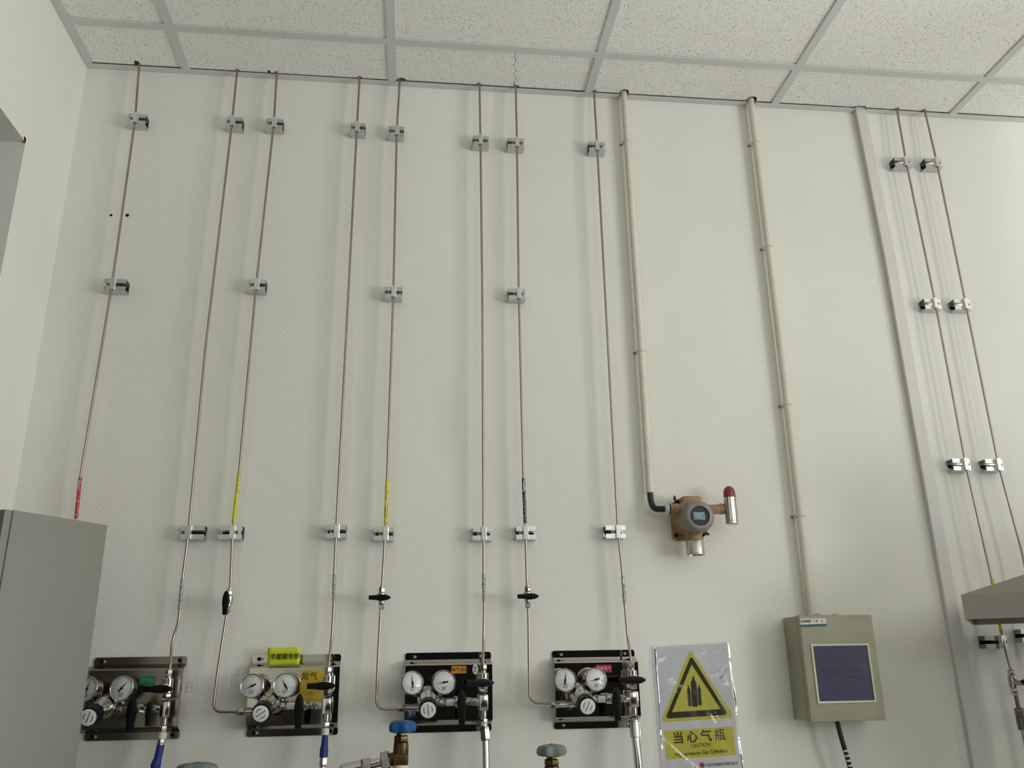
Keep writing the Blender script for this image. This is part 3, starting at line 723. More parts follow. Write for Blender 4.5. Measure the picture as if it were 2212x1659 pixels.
p1 = make_panel(.0593, 'regulator panel with a green label, half hidden by the grey cabinet', 0, M_satin, 1.9, (1.2, math.radians(52)), 'green', True, hyaw=(-.3, -.18))
s = sticker(p1, .0085, .0445, .0270, .0475, -.0303, M_green, label='green label with faint print'); text('print', '空气区', .0105, .0270, .0375, -.0306, M_faintg, s)
p2 = make_panel(.4180, 'regulator panel with the handwritten yellow note on its top edge', 0, M_mirror, -.55, (math.radians(205), math.radians(120)), 'yellow', hyaw=(-.12, .05))
s = sticker(p2, .014, .067, -.0285, .0545, -.0303, M_yel2, label='yellow film sticker, enlarged to paint in a yellow reflection'); text('print', '氮气', .019, .034, .040, -.0306, M_ink, s, shear=.1)  # sticker drawn larger to paint the plate's yellow reflection as well
p3 = make_panel(.7810, 'regulator panel with an orange label, behind the blue handwheel', 0, M_mirror, 1.45, (math.radians(95), math.radians(188)), 'orange', hyaw=(.30, .12), handle_m=M_navy)
s = sticker(p3, .0065, .0425, .0415, .0585, -.0303, M_orange, label='orange label with dark print'); text('print', '氩气 AU', .0095, .0245, .050, -.0306, M_ink, s)
s = flat_mesh('round_sticker', circ(.0640, .0500, .0068, .0115, 24), (), .0003, -.0303, M_paper, p3); text('print', '合格', .0075, .0640, .050, -.0306, M_ink, s, ang=PI/2)
p4 = make_panel(1.1420, 'regulator panel with a red label, beside the caution poster', 0, M_mirror, -1.15, (math.radians(80), math.radians(192)), 'red', hyaw=(.0, .18))
s = sticker(p4, -.0005, .0385, .0375, .0555, -.0303, M_red, label='red label with pale print'); text('print', '高纯氢气', .0092, .0190, .0465, -.0306, M_faint, s)

# handwritten note stuck over the edge of the second panel
n_ = thing('handwritten_note', 'bright yellow note with black Chinese handwriting on the panel edge', 'note', (.3915, -.030, 1.631))
b = B(); v = []
for i in range(9):
    for j in range(5):
        x_ = -.0372+.0744*i/8; z_ = -.0185+.0385*j/4
        v.append(b.verts.new((x_, -.0045+.0022*math.sin(j*1.3)-.0012*math.cos(i*.8)-.0025*(j/4)**2, z_)))
for i in range(8):
    for j in range(4): b.faces.new((v[i*5+j], v[(i+1)*5+j], v[(i+1)*5+j+1], v[i*5+j+1]))
o = obj('paper', b, M_yel, n_)
md = o.modifiers.new('thickness', 'SOLIDIFY'); md.thickness = .0004
text('handwriting', '手套箱专用', .0148, .0022, -.0015, -.0093, M_ink, n_, bold=.00018, shear=.12, squash=.90, track=1.02)

# little pencil-edged wall labels beside the panels
for x_, lb in ((.1738, 'tiny blank paper tag on the wall beside the green-labelled panel'), (.2755, 'tiny blank paper tag on the wall left of the yellow-note panel')):
    z_ = 1.5655 if x_ < .2 else 1.5795
    o = flat_mesh('paper_tag', [(-.0062,-.011),(.0062,-.010),(.0068,.012),(-.0056,.011)], (), .0003, -.0004, M_wall, None, loc=(x_, 0, z_)); tag(o, lb, 'tag', 'tiny paper tags on the wall')
    b = B()
    for a, c in (((-.0060,-.0108),(.0060,-.0098)), ((.0060,-.0098),(.0066,.0118)), ((.0066,.0118),(-.0054,.0108)), ((-.0054,.0108),(-.0060,-.0108)), ((-.001,-.003),(.001,.005))):
        a, c = Vector(a), Vector(c); d = (c-a).normalized(); nn = Vector((-d.y, d.x))*.00025
        prism(b, [tuple(a+nn), tuple(a-nn), tuple(c-nn), tuple(c+nn)], -.0007, -.0004)
    obj('outline', b, M_screw, o)

# ------------------------------------------------------------------ gas detector with beacon
D_ = thing('gas_detector', 'tan wall-mounted gas detector with round display and red-topped beacon', 'gas detector', (1.411, 0, 1.958))
b = B()
prism(b, [(-.045,-.045),(-.030,-.052),(.036,-.050),(.044,-.030),(.046,.040),(.036,.056),(-.022,.058),(-.044,.044)], -.012, 0, .002)
obj('mounting_plate', b, M_tan, D_)
for x_, z_ in ((-.044, .043), (-.040, -.042), (.040, -.040), (.036, .048)):
    b = B(); lathe(b, (x_*.93, -.012, z_*.93), (0,-1,0), [(0,.0052),(.003,.0052),(.0045,.003),(.0045,0)], 6); obj('screw', b, M_ink, D_)
b = B(); lathe(b, (-.002,-.010,.004), (0,-1,0), [(0,.044),(.010,.046),(.048,.043),(.058,.039),(.062,.036)], 36); box(b, -.026, .026, -.056, -.010, .030, .058, .006)
obj('housing', b, M_tan, D_)
b = B(); lathe(b, (.000,-.066,-.003), (0,-1,0), [(0,.036),(.003,.0400),(.022,.0405),(.030,.0400),(.037,.0360),(.0405,.0300),(.0405,.0262),(.0380,.0246),(.034,.0243)], 44)
for i in range(12):
    a = 2*PI*i/12; lathe(b, (.0402*math.cos(a), -.074, -.003+.0402*math.sin(a)), (0,-1,0), [(0,.0030),(.014,.0030),(.018,.0015)], 8)
rg = obj('display_ring', b, M_mauve, D_)
b = B(); lathe(b, (0,-.0985,-.003), (0,-1,0), [(0,.0243),(.0035,.0245),(.004,0)], 36); gl = obj('display_window', b, M_rubber, D_)
b = B(); box(b, -.0165, .0135, -.1033, -.1022, -.0125, .0068, .0006); lc = obj('display', b, M_lcd, gl)
b = B(); box(b, .0080, .0092, -.1038, -.1033, -.0085, -.0030); box(b, .0080, .0092, -.1038, -.1033, -.0015, .0030); obj('digit', b, M_ink, lc)
b = B(); cyl(b, (-.030,-.050,.022), (-.062,-.050,.0235), .0135, 26); lathe(b, (-.040,-.050,.022), (-1,0,.04), [(0,.0165),(.012,.0150)], 24); obj('cable_entry', b, M_tan, D_)
b = B(); cyl(b, (-.0615,-.050,.0235), (-.0640,-.050,.0235), .0150, 26); obj('gasket', b, M_blackp, D_)
b = B(); lathe(b, (-.0640,-.050,.0235), (-1,0,0), [(0,.0140),(.004,.0140),(.006,.0115),(.010,.0095)], 26); obj('gland', b, M_white, D_)
b = B(); cyl(b, (.030,-.050,.022), (.088,-.052,.024), .0125, 26); lathe(b, (.070,-.051,.024), (1,0,0), [(0,.0125),(.004,.0145),(.012,.0140)], 24); obj('beacon_arm', b, M_tan, D_)
bc = (.1000, -.060)
b = B(); lathe(b, (bc[0], bc[1], -.018), (0,0,1), [(0,.0140),(.002,.0158),(.008,.0160),(.0085,.0152),(.0095,.0160),(.066,.0160),(.070,.0162)], 36); bo = obj('beacon_body', b, M_steel, D_)
b = B(); lathe(b, (bc[0], bc[1], .052), (0,0,1), [(0,.0158),(.014,.0154),(.022,.0135),(.028,.0090),(.031,.004),(.0315,0)], 36); obj('beacon_dome', b, M_lamp, D_, label='dark red translucent dome')
b = B(); cyl(b, (.0,-.048,-.034), (.0,-.048,-.060), .0185, 30); lathe(b, (0,-.048,-.030), (0,0,-1), [(0,.024),(.010,.022),(.018,.019)], 28); obj('sensor_neck', b, M_tan, D_)
b = B(); lathe(b, (.0,-.048,-.058), (0,0,-1), [(0,.0215),(.002,.0230),(.032,.0230),(.033,.0238),(.036,.0238),(.0365,.0215),(.030,.0205)], 36); obj('sensor_cup', b, M_cup, D_)
b = B(); cyl(b, (.036,-.030,-.036), (.041,-.040,-.040), .0042, 12); cyl(b, (-.036,-.020,.054), (-.040,-.034,.060), .0035, 12); obj('ground_screw', b, M_screw, D_)
b = B(); lathe(b, (-.030,-.014,.048), (0,-1,0), [(0,.0055),(.012,.0050),(.013,0)], 12); obj('screw', b, M_ink, D_)

# bent flexible hose from the conduit to the detector
b = B(); hp = fillet([(1.3095,-.0205,2.038), (1.3090,-.0215,2.012), (1.3130,-.030,1.985), (1.3370,-.050,1.9815), (1.3460,-.050,1.9815)], .02); tube(b, hp, .0082, 18)
o = obj('flexible_conduit', b, M_greenr); tag(o, 'short dark green hose bending from the white conduit into the detector', 'hose')

# ------------------------------------------------------------------ round conduits and flat trunking
SO = .010
def conduit(xs_, label, r, zb, clips):
    b = B(); p = fillet([(x, -r-SO, z) for x, z in xs_], .05, 3); tube(b, p, r, 22)
    o = obj('conduit', b, M_pvc); tag(o, label, 'conduit')
    for x, z in clips:
        b = B(); lathe(b, (x-r-.004, 0, z), (0,-1,0), [(0,.0040),(.0025,.0036),(.003,0)], 10); obj('clip_screw', b, M_rust, o)
        b = B(); tube(b, [(x+(r+.0012)*math.cos(a), -r-SO-(r+.0012)*math.sin(a), z) for a in [PI*i/12 for i in range(13)]], .0022, 8)
        box(b, x-r-.010, x+r*.5, -.0022, 0, z-.004, z+.004, .0008); box(b, x-r-.0015, x-r+.0015, -r-SO, 0, z-.004, z+.004, .0005)
        obj('saddle_clip', b, M_pvc, o)
    return o
conduit([(1.3110, HC+.08), (1.3115, 2.51), (1.3095, 2.030)], 'thin white round conduit dropping to the gas detector', .0100, 2.03, [(1.3112, 3.11), (1.3115, 2.43)])
conduit([(1.7205, HC+.08), (1.7194, 2.384), (1.7150, 1.712)], 'white round conduit dropping to the box with the screen', .0106, 1.7, [(1.7203, 3.13), (1.720, 2.77), (1.7190, 2.28), (1.7170, 1.97)])
b = B(); pts = [(2.0700, HC+.05), (2.0855, 2.75), (2.0875, 2.25), (2.0915, 1.58), (2.0980, .25)]
w1 = .0355
lf = []; 
for i, (x, z) in enumerate(pts):
    lf.append([b.verts.new(q) for q in ((x, 0, z), (x, -.015, z), (x+.0015, -.0175, z), (x+w1-.0015, -.0175, z), (x+w1, -.015, z), (x+w1, 0, z))])
for a, c in zip(lf, lf[1:]):
    for i in range(6): b.faces.new((a[i], a[(i+1) % 6], c[(i+1) % 6], c[i]))
b.faces.new(lf[0]); b.faces.new(lf[-1])
o = obj('cable_trunking', b, M_trunk); tag(o, 'flat white cable trunking running full height, left of the last two tubes', 'trunking')
b = B()
for (x, z), (x2, z2) in zip(pts, pts[1:]):
    v = [b.verts.new(q) for q in ((x-.0006, -.0095, z), (x2-.0006, -.0095, z2), (x2-.0006, -.0085, z2), (x-.0006, -.0085, z))]; b.faces.new(v)
obj('lid_seam', b, M_screw, o)

# ------------------------------------------------------------------ control box with screen
X0, X1, Z0, Z1, DY = 1.6450, 1.8350, 1.4625, 1.7080, -.100
K_ = thing('control_box', 'grey-green wall box with a dark indigo square screen', 'control box', (X0, 0, Z0))
W_, H_ = X1-X0, Z1-Z0
b = B(); box(b, 0, W_, DY+.020, 0, 0, H_, .003); obj('enclosure', b, M_box, K_)
b = B(); box(b, -.0005, W_+.0005, DY, DY+.0185, -.0005, H_+.0005, .003); obj('door', b, M_box, K_)
sx0, sx1, sz0, sz1 = .0250, .1655, .0455, .1730
fr = flat_mesh('screen_frame', rrect(sx0-.0045, sx1+.0045, sz0-.0045, sz1+.0045, .002), [list(reversed(rrect(sx0, sx1, sz0, sz1, .001)))], .003, DY-.0032, M_frame, K_)
b = B(); box(b, sx0, sx1, DY-.0010, DY+.001, sz0, sz1); sc_ = obj('screen', b, M_screen, K_, label='dark indigo screen')
b = B()
for x0_, x1_, z0_, z1_ in ((.045,.083,.1170,.1230), (.047,.056,.104,.116), (.061,.070,.104,.115), (.078,.088,.102,.114), (.108,.142,.0965,.1030), (.112,.124,.112,.120), (.127,.138,.113,.120), (.055,.062,.143,.155), (.050,.140,.0835,.0855), (.040,.150,.1390,.1400)):
    prism(b, rrect(x0_, x1_, z0_, z1_, min(.002, (z1_-z0_)*.45), 3), DY-.0014, DY-.0010)
prism(b, [(.078,.058),(.086,.066),(.081,.078),(.072,.074)], DY-.0014, DY-.0010)
obj('screen_print', b, M_screend, sc_)
st_ = flat_mesh('brand_sticker', [(.0005,.2185),(.0680,.2200),(.0680,.2385),(.0015,.2385)], (), .0004, DY-.0008, M_paper, K_, label='white sticker with a teal foot')
flat_mesh('sticker_band', [(.0005,.2185),(.0680,.2200),(.0680,.2258),(.0008,.2243)], (), .0003, DY-.0012, M_teal, st_)
text('sticker_print', 'CHNT', .0100, .0160, .2315, DY-.0012, M_ink, st_, bold=.0003)
text('sticker_print', '正泰', .0080, .0400, .2320, DY-.0012, M_screw, st_)
text('sticker_print', '电', .0070, .0570, .2315, DY-.0012, M_screw, st_)
# mortar crumbs along the top edge
b = B()
for i in range(16):
    x_ = random.uniform(.012, .115); s_ = random.uniform(.0028, .0062)
    if .058 < x_ < .088: s_ *= 1.3
    lathe(b, (x_, random.uniform(-.094, -.055), H_-.001), (random.uniform(-.2,.2), random.uniform(-.2,.2), 1), [(0, s_*1.8), (s_*.7, s_*1.3), (s_*1.1, s_*.5), (s_*1.15, 0)], 7, i)
obj('mortar_crumbs', b, M_conc, K_, kind='stuff')
b = B(); tube(b, fillet([(X0+.088,-.050,Z0+.004), (X0+.090,-.050,1.448), (X0+.094,-.052,1.415), (X0+.106,-.050,1.363), (X0+.125,-.045,1.20), (X0+.130,-.04,.60), (X0+.130,-.04,.02)], .05), .0058, 14)
o = obj('power_cable', b, M_rubber); tag(o, 'black cable hanging from the bottom of the box with the screen', 'cable')
for i in range(5):
    z_ = 1.392-.011*i; x_ = X0+.0995+.0024*i
    b = B(); tube(b, [(x_-.0003,-.0512,z_+.0026), (x_+.0004,-.0512,z_-.0016)], .0062, 14); obj('cable_marker', b, M_white, o)

# ------------------------------------------------------------------ caution poster in its plastic wallet
P_ = thing('caution_poster', 'yellow and white gas cylinder caution poster in a crinkled plastic wallet', 'poster', (1.287, 0, 1.330))
Mw = .2085
def T(x, z): return (x-1.287, z-1.330)
nx_, nz_ = 66, 100
def ridge(u_, w_, a, b_, wd, amp):
    x_, y_ = u_*.66, w_; ax_, ay_, bx_, by_ = a[0]*.66, a[1], b_[0]*.66, b_[1]
    dx, dy = bx_-ax_, by_-ay_; t = max(0, min(1, ((x_-ax_)*dx+(y_-ay_)*dy)/(dx*dx+dy*dy)))
    return amp*math.exp(-(((x_-ax_-t*dx)**2+(y_-ay_-t*dy)**2)/wd**2))
CR = [((.035,.02),(.045,.98),.010,.0030), ((.965,.05),(.96,.97),.011,.0026), ((.02,.33),(.42,.09),.010,.0032), ((.42,.09),(.62,.05),.009,.0026),
      ((.66,.46),(.72,.40),.008,.0026), ((.73,.47),(.78,.39),.007,.0026), ((.80,.70),(.93,.80),.008,.0030), ((.78,.55),(.86,.66),.012,.0022), ((.05,.97),(.95,.985),.008,.0022)]
def wob(u_, w_): return sum(ridge(u_, w_, *c) for c in CR)+.0012+.0016*math.sin(u_*9+w_*4)*math.sin(w_*7+1)+.0016*max(0, .12-abs(u_-.06))/.12+.0010*math.sin(31*u_+17*w_)*math.exp(-((u_-.8)**2+(w_-.45)**2)*9)
def sheet(name, m, lo, hi, y, amp, parent):
    b = B(); vv = {}
    for i in range(nx_+1):
        for j in range(nz_+1):
            u_ = lo[0]+(hi[0]-lo[0])*i/nx_; w_ = lo[1]+(hi[1]-lo[1])*j/nz_
            x_ = u_*.2085+.0065*(1-w_)*(.4+.6*u_)+.0006*math.sin(w_*14); z_ = w_*.318+(-.003+.009*u_)*w_
            vv[i,j] = b.verts.new((x_, y-amp*wob(u_, w_), z_))
    for i in range(nx_):
        for j in range(nz_): b.faces.new((vv[i,j], vv[i+1,j], vv[i+1,j+1], vv[i,j+1]))
    return obj(name, b, m, parent)
sheet('paper_sheet', M_ppaper, (.025,.01), (.975,.985), -.0006, .0, P_)
tri = [T(1.3921,1.6293), T(1.3965,1.6265), T(1.4855,1.4810), T(1.4865,1.4745), T(1.4825,1.4700), T(1.3130,1.4640), T(1.3080,1.4665), T(1.3075,1.4730), T(1.3880,1.6270)]
flat_mesh('yellow_triangle', tri, (), .0002, -.0009, M_sign, P_)
blk = [T(1.3900,1.6130), T(1.3930,1.6143), T(1.3965,1.6128), T(1.4715,1.4850), T(1.4723,1.4805), T(1.4690,1.4770), T(1.3235,1.4720), T(1.3190,1.4738), T(1.3185,1.4785)]
bb_ = flat_mesh('black_border', blk, (), .0002, -.0012, M_ink, P_)
flat_mesh('yellow_centre', [T(1.3330, 1.4863), T(1.4575, 1.4908), T(1.3922, 1.5974)], (), .0002, -.0015, M_sign, bb_)
def bottle(cx, zb, zt, w_, tl):
    h = zt-zb; pl = [(-.5,.03),(-.35,0),(.35,0),(.5,.03),(.5,.76),(.42,.84),(.18,.89),(.16,.93),(.22,.945),(.20,.985),(0,1),(-.20,.985),(-.22,.945),(-.16,.93),(-.18,.89),(-.42,.84),(-.5,.76)]
    return [T(cx+w_*a+tl*c, zb+h*c) for a, c in pl]
for nm, pl in (('cylinder_symbol', bottle(1.3925,1.4975,1.5690,.0150,.0015)), ('cylinder_symbol', bottle(1.3800,1.4990,1.5475,.0085,-.0005)), ('cylinder_symbol', bottle(1.4060,1.5010,1.5490,.0088,.0008))):
    flat_mesh(nm, pl, (), .0002, -.0018, M_ink, P_)
yb = flat_mesh('yellow_text_box', [T(1.3115,1.3790), T(1.4866,1.3850), T(1.4860,1.4500), T(1.3095,1.4440)], (), .0002, -.0009, M_sign, P_)
pa = .045
for i, ch in enumerate('当心气瓶'):
    x_, z_ = T(1.3445+.0352*i, 1.4265+.0016*i); text('character', ch, .0285, x_, z_-.001, -.0013, M_ink, yb, ang=pa, bold=.00055 if ch != '瓶' else .00012)
x_, z_ = T(1.3990, 1.4090); text('caption', 'CAUTION', .0125, x_, z_, -.0013, M_ink, yb, ang=pa, squash=.92)
x_, z_ = T(1.3990, 1.3925); text('caption', 'High-pressure Gas Cylinders', .0122, x_, z_, -.0013, M_ink, yb, ang=pa, squash=.93, bold=.00015)
lg = flat_mesh('round_emblem', circ(T(1.3985,1.3640)[0], T(1.3985,1.3640)[1], .0068), (), .0002, -.0011, M_logo, P_)
x_, z_ = T(1.4480, 1.3650); text('footer_print', '大连方宇应载药·危险告知卡', .0078, x_, z_, -.0012, M_ink, P_, ang=.03, squash=.86)
sheet('plastic_wallet', M_wallet, (0,0), (1,1), -.0034, 1.0, P_)

# ------------------------------------------------------------------ flexible hoses below the panels
def hose(name_label, pts, r, m=M_steel, n=14, ribs=True):
    p = fillet(pts, .05, 8); b = B(); tube(b, p, r, n)
    o = obj('gas_hose', b, m); tag(o, name_label, 'hose', 'steel hoses below the regulator panels'); return o
def nutpart(o, p0, p1, r, m=M_fit, hexa=True, name='hose_nut', label=None):
    b = B(); (hexnut if hexa else cyl)(b, p0, p1, r); return obj(name, b, m, o, label=label)
zc = 1.4725
h1 = hose('steel hose with blue sleeve under the green-labelled panel', [(.1403,-.060,zc), (.1390,-.064,1.440), (.1335,-.075,1.385), (.130,-.12,1.25), (.120,-.17,1.16), (.128,-.29,1.20), (.205,-.302,1.352), (.262,-.300,1.3555)], .0068)
nutpart(h1, (.1403,-.060,1.4720), (.1398,-.0615,1.458), .0095, M_white, False); nutpart(h1, (.1398,-.0615,1.458), (.1394,-.063,1.446), .0082)
b = B(); tube(b, fillet([(.1393,-.063,1.446), (.1378,-.066,1.425), (.1352,-.071,1.402), (.1340,-.074,1.392)], .01), .0083, 16); o = obj('blue_sleeve', b, M_bluet, h1, label='blue heat-shrink sleeve')
b = B(); tube(b, [(.1368,-.068,1.418), (.1352,-.071,1.404), (.1345,-.073,1.396)], [.0086,.0112,.0084], 16); obj('sleeve_bulge', b, M_bluet, o)
h2 = hose('steel hose with blue sleeve under the yellow-note panel', [(.4990,-.060,zc), (.4990,-.064,1.43), (.4980,-.072,1.37), (.50,-.12,1.22), (.500,-.17,1.16), (.510,-.27,1.20), (.515,-.292,1.375), (.5685,-.300,1.4145)], .0068)
nutpart(h2, (.4990,-.060,1.4720), (.4990,-.0625,1.457), .0085, M_white, False)
b = B(); tube(b, [(.4990,-.0620,1.461), (.4990,-.064,1.440), (.4985,-.0655,1.431)], [.0066,.0075,.0085], 16); s1 = obj('blue_sleeve', b, M_bluet, h2, label='blue heat-shrink sleeve')
b = B(); tube(b, [(.4985,-.0655,1.431), (.4984,-.068,1.412)], .0094, 16); obj('sleeve_collar', b, M_bluet, s1)
nutpart(h2, (.4983,-.068,1.412), (.4982,-.0705,1.392), .0088, M_fit, True, 'ferrule')
h3 = hose('bare steel hose under the orange-labelled panel, right of the blue handwheel', [(.8630,-.060,zc), (.8660,-.066,1.44), (.8663,-.075,1.37), (.87,-.12,1.22), (.845,-.17,1.16), (.850,-.28,1.20), (.885,-.300,1.362), (.9400,-.300,1.3685)], .0086)
nutpart(h3, (.8625,-.060,1.4800), (.8628,-.061,1.4690), .0082, M_white, False); nutpart(h3, (.8630,-.062,1.4685), (.8655,-.066,1.4370), .0118)
h4 = hose('bare steel hose with grey ferrule under the red-labelled panel', [(1.2230,-.060,zc), (1.2215,-.066,1.44), (1.2230,-.074,1.37), (1.225,-.09,1.1), (1.225,-.10,.5), (1.225,-.10,.03)], .0100)
nutpart(h4, (1.2225,-.061,1.4700), (1.2215,-.066,1.4350), .0125, M_alu, False, 'ferrule', 'dull grey ferrule'); nutpart(h4, (1.2228,-.060,1.4760), (1.2227,-.061,1.4700), .0080, M_white, False)

# ------------------------------------------------------------------ gas cylinders with valves
def handwheel_bm(r, h, lobes=5, depth=.20):
    b = B(); N_ = 60; rings = []
    for t_, s_ in ((0,.30),(.02,.62),(.10,.90),(.34,1.0),(.62,.98),(.86,.86),(.98,.60),(1.0,.30),(.90,.14),(.90,.01)):
        ring = []
        for i in range(N_):
            a = 2*PI*i/N_; k = (1-depth*(.5-.5*math.cos(a*lobes))) if s_ > .35 else 1
            ring.append(b.verts.new((r*s_*k*math.cos(a), r*s_*k*math.sin(a), h*t_)))
        rings.append(ring)
    for a_, c_ in zip(rings, rings[1:]):
        for i in range(N_): b.faces.new((a_[i], a_[(i+1) % N_], c_[(i+1) % N_], c_[i]))
    b.faces.new(rings[0]); b.faces.new(rings[-1]); return b
def cylinder(x, y, ztop, label, m_w, m_c, r_w, tiltx=0., outlet=True):
    """ztop = underside of the handwheel"""
    R_ = thing('gas_cylinder', label, 'gas cylinder', (x, y, 0), 'gas cylinders standing below the panels')
    zn = ztop-.060
    b = B(); zs = zn-.155
    lathe(b, (0,0,0), (0,0,1), [(0,.100),(.02,.110),(.035,.110),(zs-.08,.110),(zs-.03,.100),(zs+.02,.078),(zs+.055,.050),(zs+.075,.034),(zs+.085,.030)], 44)
    obj('cylinder_body', b, m_c, R_)
    b = B(); lathe(b, (0,0,zs+.078), (0,0,1), [(0,.032),(.004,.0375),(.060,.0375),(.0655,.035),(.067,.026)], 36); obj('neck_ring', b, m_c, R_)
    b = B(); lathe(b, (0,0,zn-.012), (0,0,1), [(0,.0165),(.012,.0165),(.013,.014)], 26); obj('neck_collar', b, M_white if outlet else M_brass, R_)
    b = B(); box(b, -.0155, .0155, -.015, .015, zn, zn+.022, .003); lathe(b, (0,0,zn+.020), (0,0,1), [(0,.0150),(.006,.0158),(.022,.0150),(.024,.0125),(.0255,.0125)], 26)
    lathe(b, (0,0,zn+.044), (0,0,1), [(0,.0155),(.002,.0162),(.010,.0158),(.012,.0110),(.018,.0105)], 6)
    obj('valve_body', b, M_brass, R_)
    b = handwheel_bm(r_w, .0245 if m_w is M_bluew else .0230, 5 if m_w is M_bluew else 6)
    rot(b, Matrix.Translation((.001,0,ztop)) @ Matrix.Rotation(tiltx, 4, 'Y')); hw = obj('handwheel', b, m_w, R_, label='blue painted handwheel' if m_w is M_bluew else 'grey-green painted handwheel')
    b = B(); lathe(b, (.001,0,ztop+.019), (0,0,1), [(0,.005),(.004,.005),(.006,.003),(.006,0)], 6); obj('wheel_nut', b, M_screw, hw)
    return R_, zn
g1, zn = cylinder(.6735, -.300, 1.4740, 'gas cylinder with a bright blue handwheel and brass valve, below the orange-labelled panel', M_bluew, M_cyl, .0300)
o0 = Vector((-.010, 0, zn+.0125)); dr = Vector((-1, 0, -.19)).normalized()
b = B(); cyl(b, o0, o0+dr*.022, .0125, 22); obj('outlet', b, M_brass, g1)
b = B(); hexnut(b, o0+dr*.012, o0+dr*.030, .0185, .3); obj('outlet_nut', b, M_fit, g1)
b = B(); cyl(b, o0+dr*.030, o0+dr*.052, .0088, 22); obj('outlet_stem', b, M_steel, g1)
b = B(); hexnut(b, o0+dr*.050, o0+dr*.069, .0150, .1); obj('union_nut', b, M_fit, g1)
b = B(); cyl(b, o0+dr*.068, o0+dr*.108, .0125, 26); lathe(b, o0+dr*.108, dr, [(0,.0115),(.003,.0095),(.006,.0095)], 22); obj('steel_sleeve', b, M_steel, g1)
g2, zn = cylinder(.9830, -.300, 1.4215, 'gas cylinder with a grey-green handwheel, below the gap left of the red-labelled panel', M_tealw, M_cylg, .0320)
b = B(); cyl(b, (-.012,0,zn+.010), (-.034,0,zn+.008), .011); hexnut(b, (-.026,0,zn+.009), (-.042,0,zn+.007), .014); obj('outlet', b, M_brass, g2)
g3, zn = cylinder(.2735, -.300, 1.4055, 'gas cylinder whose grey-green handwheel just peeks up beside the cabinet', M_tealw, M_cylg, .0420)
b = B(); cyl(b, (-.010,0,zn+.010), (-.014,0,zn+.008), .011); obj('outlet', b, M_brass, g3)

# ------------------------------------------------------------------ fitting below the hood at the right edge
V_ = thing('pipe_valve', 'valve with a long level black handle below the steel hood corner', 'valve', (2.2165, 0, 1.540))
b = B(); hexnut(b, (.0005,-.050,.016), (.0005,-.050,.032), .0085); cyl(b, (0,-.050,-.012), (0,-.050,.016), .0110, 22); hexnut(b, (.001,-.050,-.030), (0,-.050,-.012), .0085); obj('valve_body', b, M_fit, V_)
b = B(); cyl(b, (0,-.055,0), (.002,-.090,0), .0065, 16); obj('stem', b, M_fit, V_)
b = handle_bm(.026, -.098, .002, 1.15, False, -1); obj('handle', b, M_blackp, V_)
b = B(); tube(b, [(.001,-.050,-.030), (.002,-.050,-.060)], .0050, 14); hexnut(b, (.002,-.050,-.060), (.003,-.050,-.080), .0110); cyl(b, (.003,-.050,-.080), (.004,-.050,-.112), .0118, 22); obj('lower_union', b, M_screw, V_)
b = B(); tube(b, [(.004,-.050,-.112), (.006,-.050,-.30), (.008,-.045,-1.50)], .0068, 14); obj('down_pipe', b, M_fit, V_)

# ------------------------------------------------------------------ steel extraction hood at the right
ang = math.radians(-36)
Hd = thing('extraction_hood', 'grey steel extraction hood over an added light-blocking cupboard, its corner jutting in at the right edge', 'hood', (1.9175, -.350, 1.6835), None, ang)
Lw, Ld, lip = 1.55, .40, .0535
b = B()
o_ = [(0,0),(Lw,0),(Lw,Ld),(0,Ld)]; i_ = [(.004,.004),(Lw-.004,.004),(Lw-.004,Ld-.004),(.004,Ld-.004)]
ov0 = [b.verts.new((x,y,0)) for x,y in o_]; ov1 = [b.verts.new((x,y,lip)) for x,y in o_]
iv0 = [b.verts.new((x,y,0)) for x,y in i_]; iv1 = [b.verts.new((x,y,lip)) for x,y in i_]
for k in range(4):
    j = (k+1) % 4
    b.faces.new((ov0[k], ov0[j], ov1[j], ov1[k])); b.faces.new((iv0[j], iv0[k], iv1[k], iv1[j])); b.faces.new((ov0[j], ov0[k], iv0[k], iv0[j])); b.faces.new((ov1[k], ov1[j], iv1[j], iv1[k]))
obj('lip', b, M_hood, Hd)
b = B(); t0 = .22; tp = [(t0,.09),(Lw-t0,.09),(Lw-t0,Ld-.09),(t0,Ld-.09)]
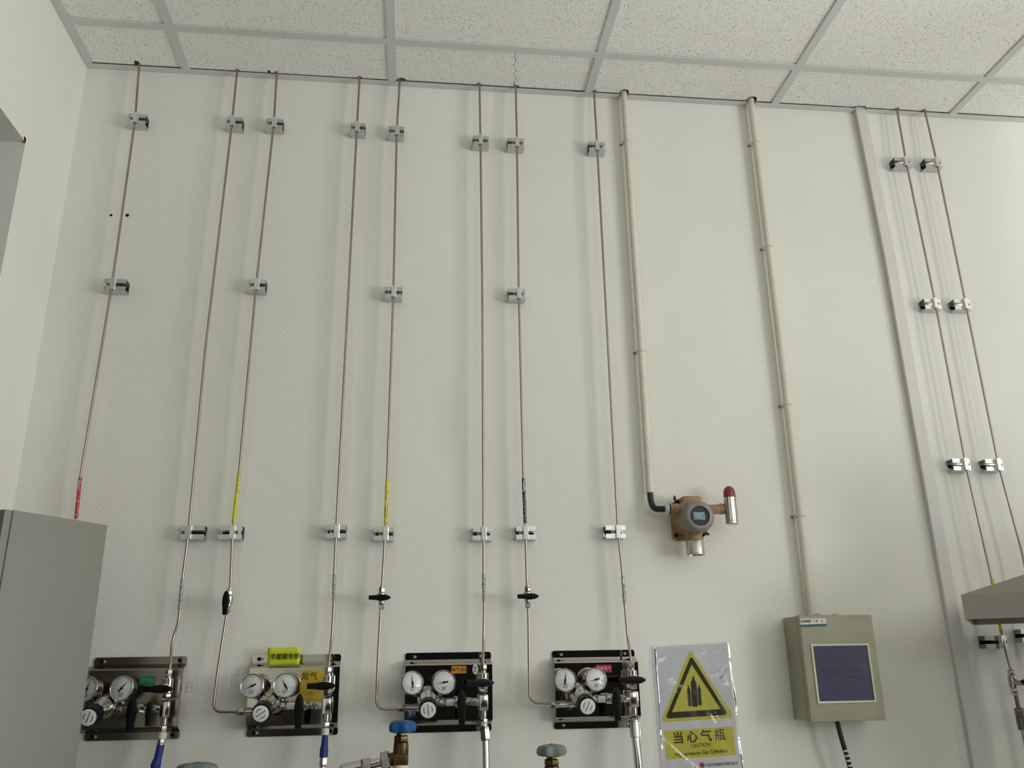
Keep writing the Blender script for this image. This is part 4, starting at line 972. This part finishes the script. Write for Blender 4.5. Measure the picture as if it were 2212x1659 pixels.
lo = [b.verts.new((x,y,lip)) for x,y in o_]; hi = [b.verts.new((x,y,lip+.068)) for x,y in tp]
lo2 = [b.verts.new((x,y,lip-.001)) for x,y in i_]; hi2 = [b.verts.new((x*.99+.002,y*.99+.001,lip+.065)) for x,y in tp]
for k in range(4):
    j = (k+1) % 4; b.faces.new((lo[k], lo[j], hi[j], hi[k])); b.faces.new((lo2[j], lo2[k], hi2[k], hi2[j])); b.faces.new((lo[j], lo[k], lo2[k], lo2[j])); b.faces.new((hi[k], hi[j], hi2[j], hi2[k]))
obj('canopy', b, M_hood, Hd)
b = B(); box(b, .56, Lw-.03, .03, Ld-.03, -1.6835, .004, .004); box(b, .42, Lw-.20, .08, Ld-.08, lip+.060, .29, .004)  # unseen cupboard added to keep window light off the lower wall
obj('shade_blocker', b, M_cab, Hd)
b = B(); cyl(b, (1.30, Ld/2, .25), (1.30, Ld/2, HC-1.685), .075, 30); cyl(b, (1.30, Ld/2, .25), (1.30, Ld/2, .28), .095, 30)
obj('duct', b, M_hood, Hd)

# ------------------------------------------------------------------ tall grey cabinet at the left
A_ = Vector((.018, -.220)); Bn = Vector((-.109, -.427)); e = (Bn-A_); Lc = e.length; e.normalize()
ca = math.atan2(-e.x, -e.y)                     # turn of the cabinet about its far corner
K2 = thing('metal_cabinet', 'tall plain grey-green metal cabinet at the left edge', 'cabinet', (A_.x, A_.y, 0), None, -ca)
HCAB = 1.911; Wc = .165
b = B(); box(b, -Wc, 0, -Lc+.018, 0, .06, HCAB, .0025); obj('body', b, M_cab, K2)
b = B(); box(b, -Wc+.01, -.01, -Lc+.03, -.01, 0, .06); obj('plinth', b, M_dark, K2)
b = B(); box(b, -Wc+.001, 0, -Lc, -Lc+.0165, .065, HCAB-.001, .0025); dd = obj('door', b, M_cab, K2)
b = B(); box(b, -.020, -.010, -Lc-.022, -Lc-.014, .95, 1.10, .003); box(b, -.019, -.011, -Lc-.015, -Lc, .955, .970); box(b, -.019, -.011, -Lc-.015, -Lc, 1.08, 1.095); obj('handle', b, M_fit, dd)
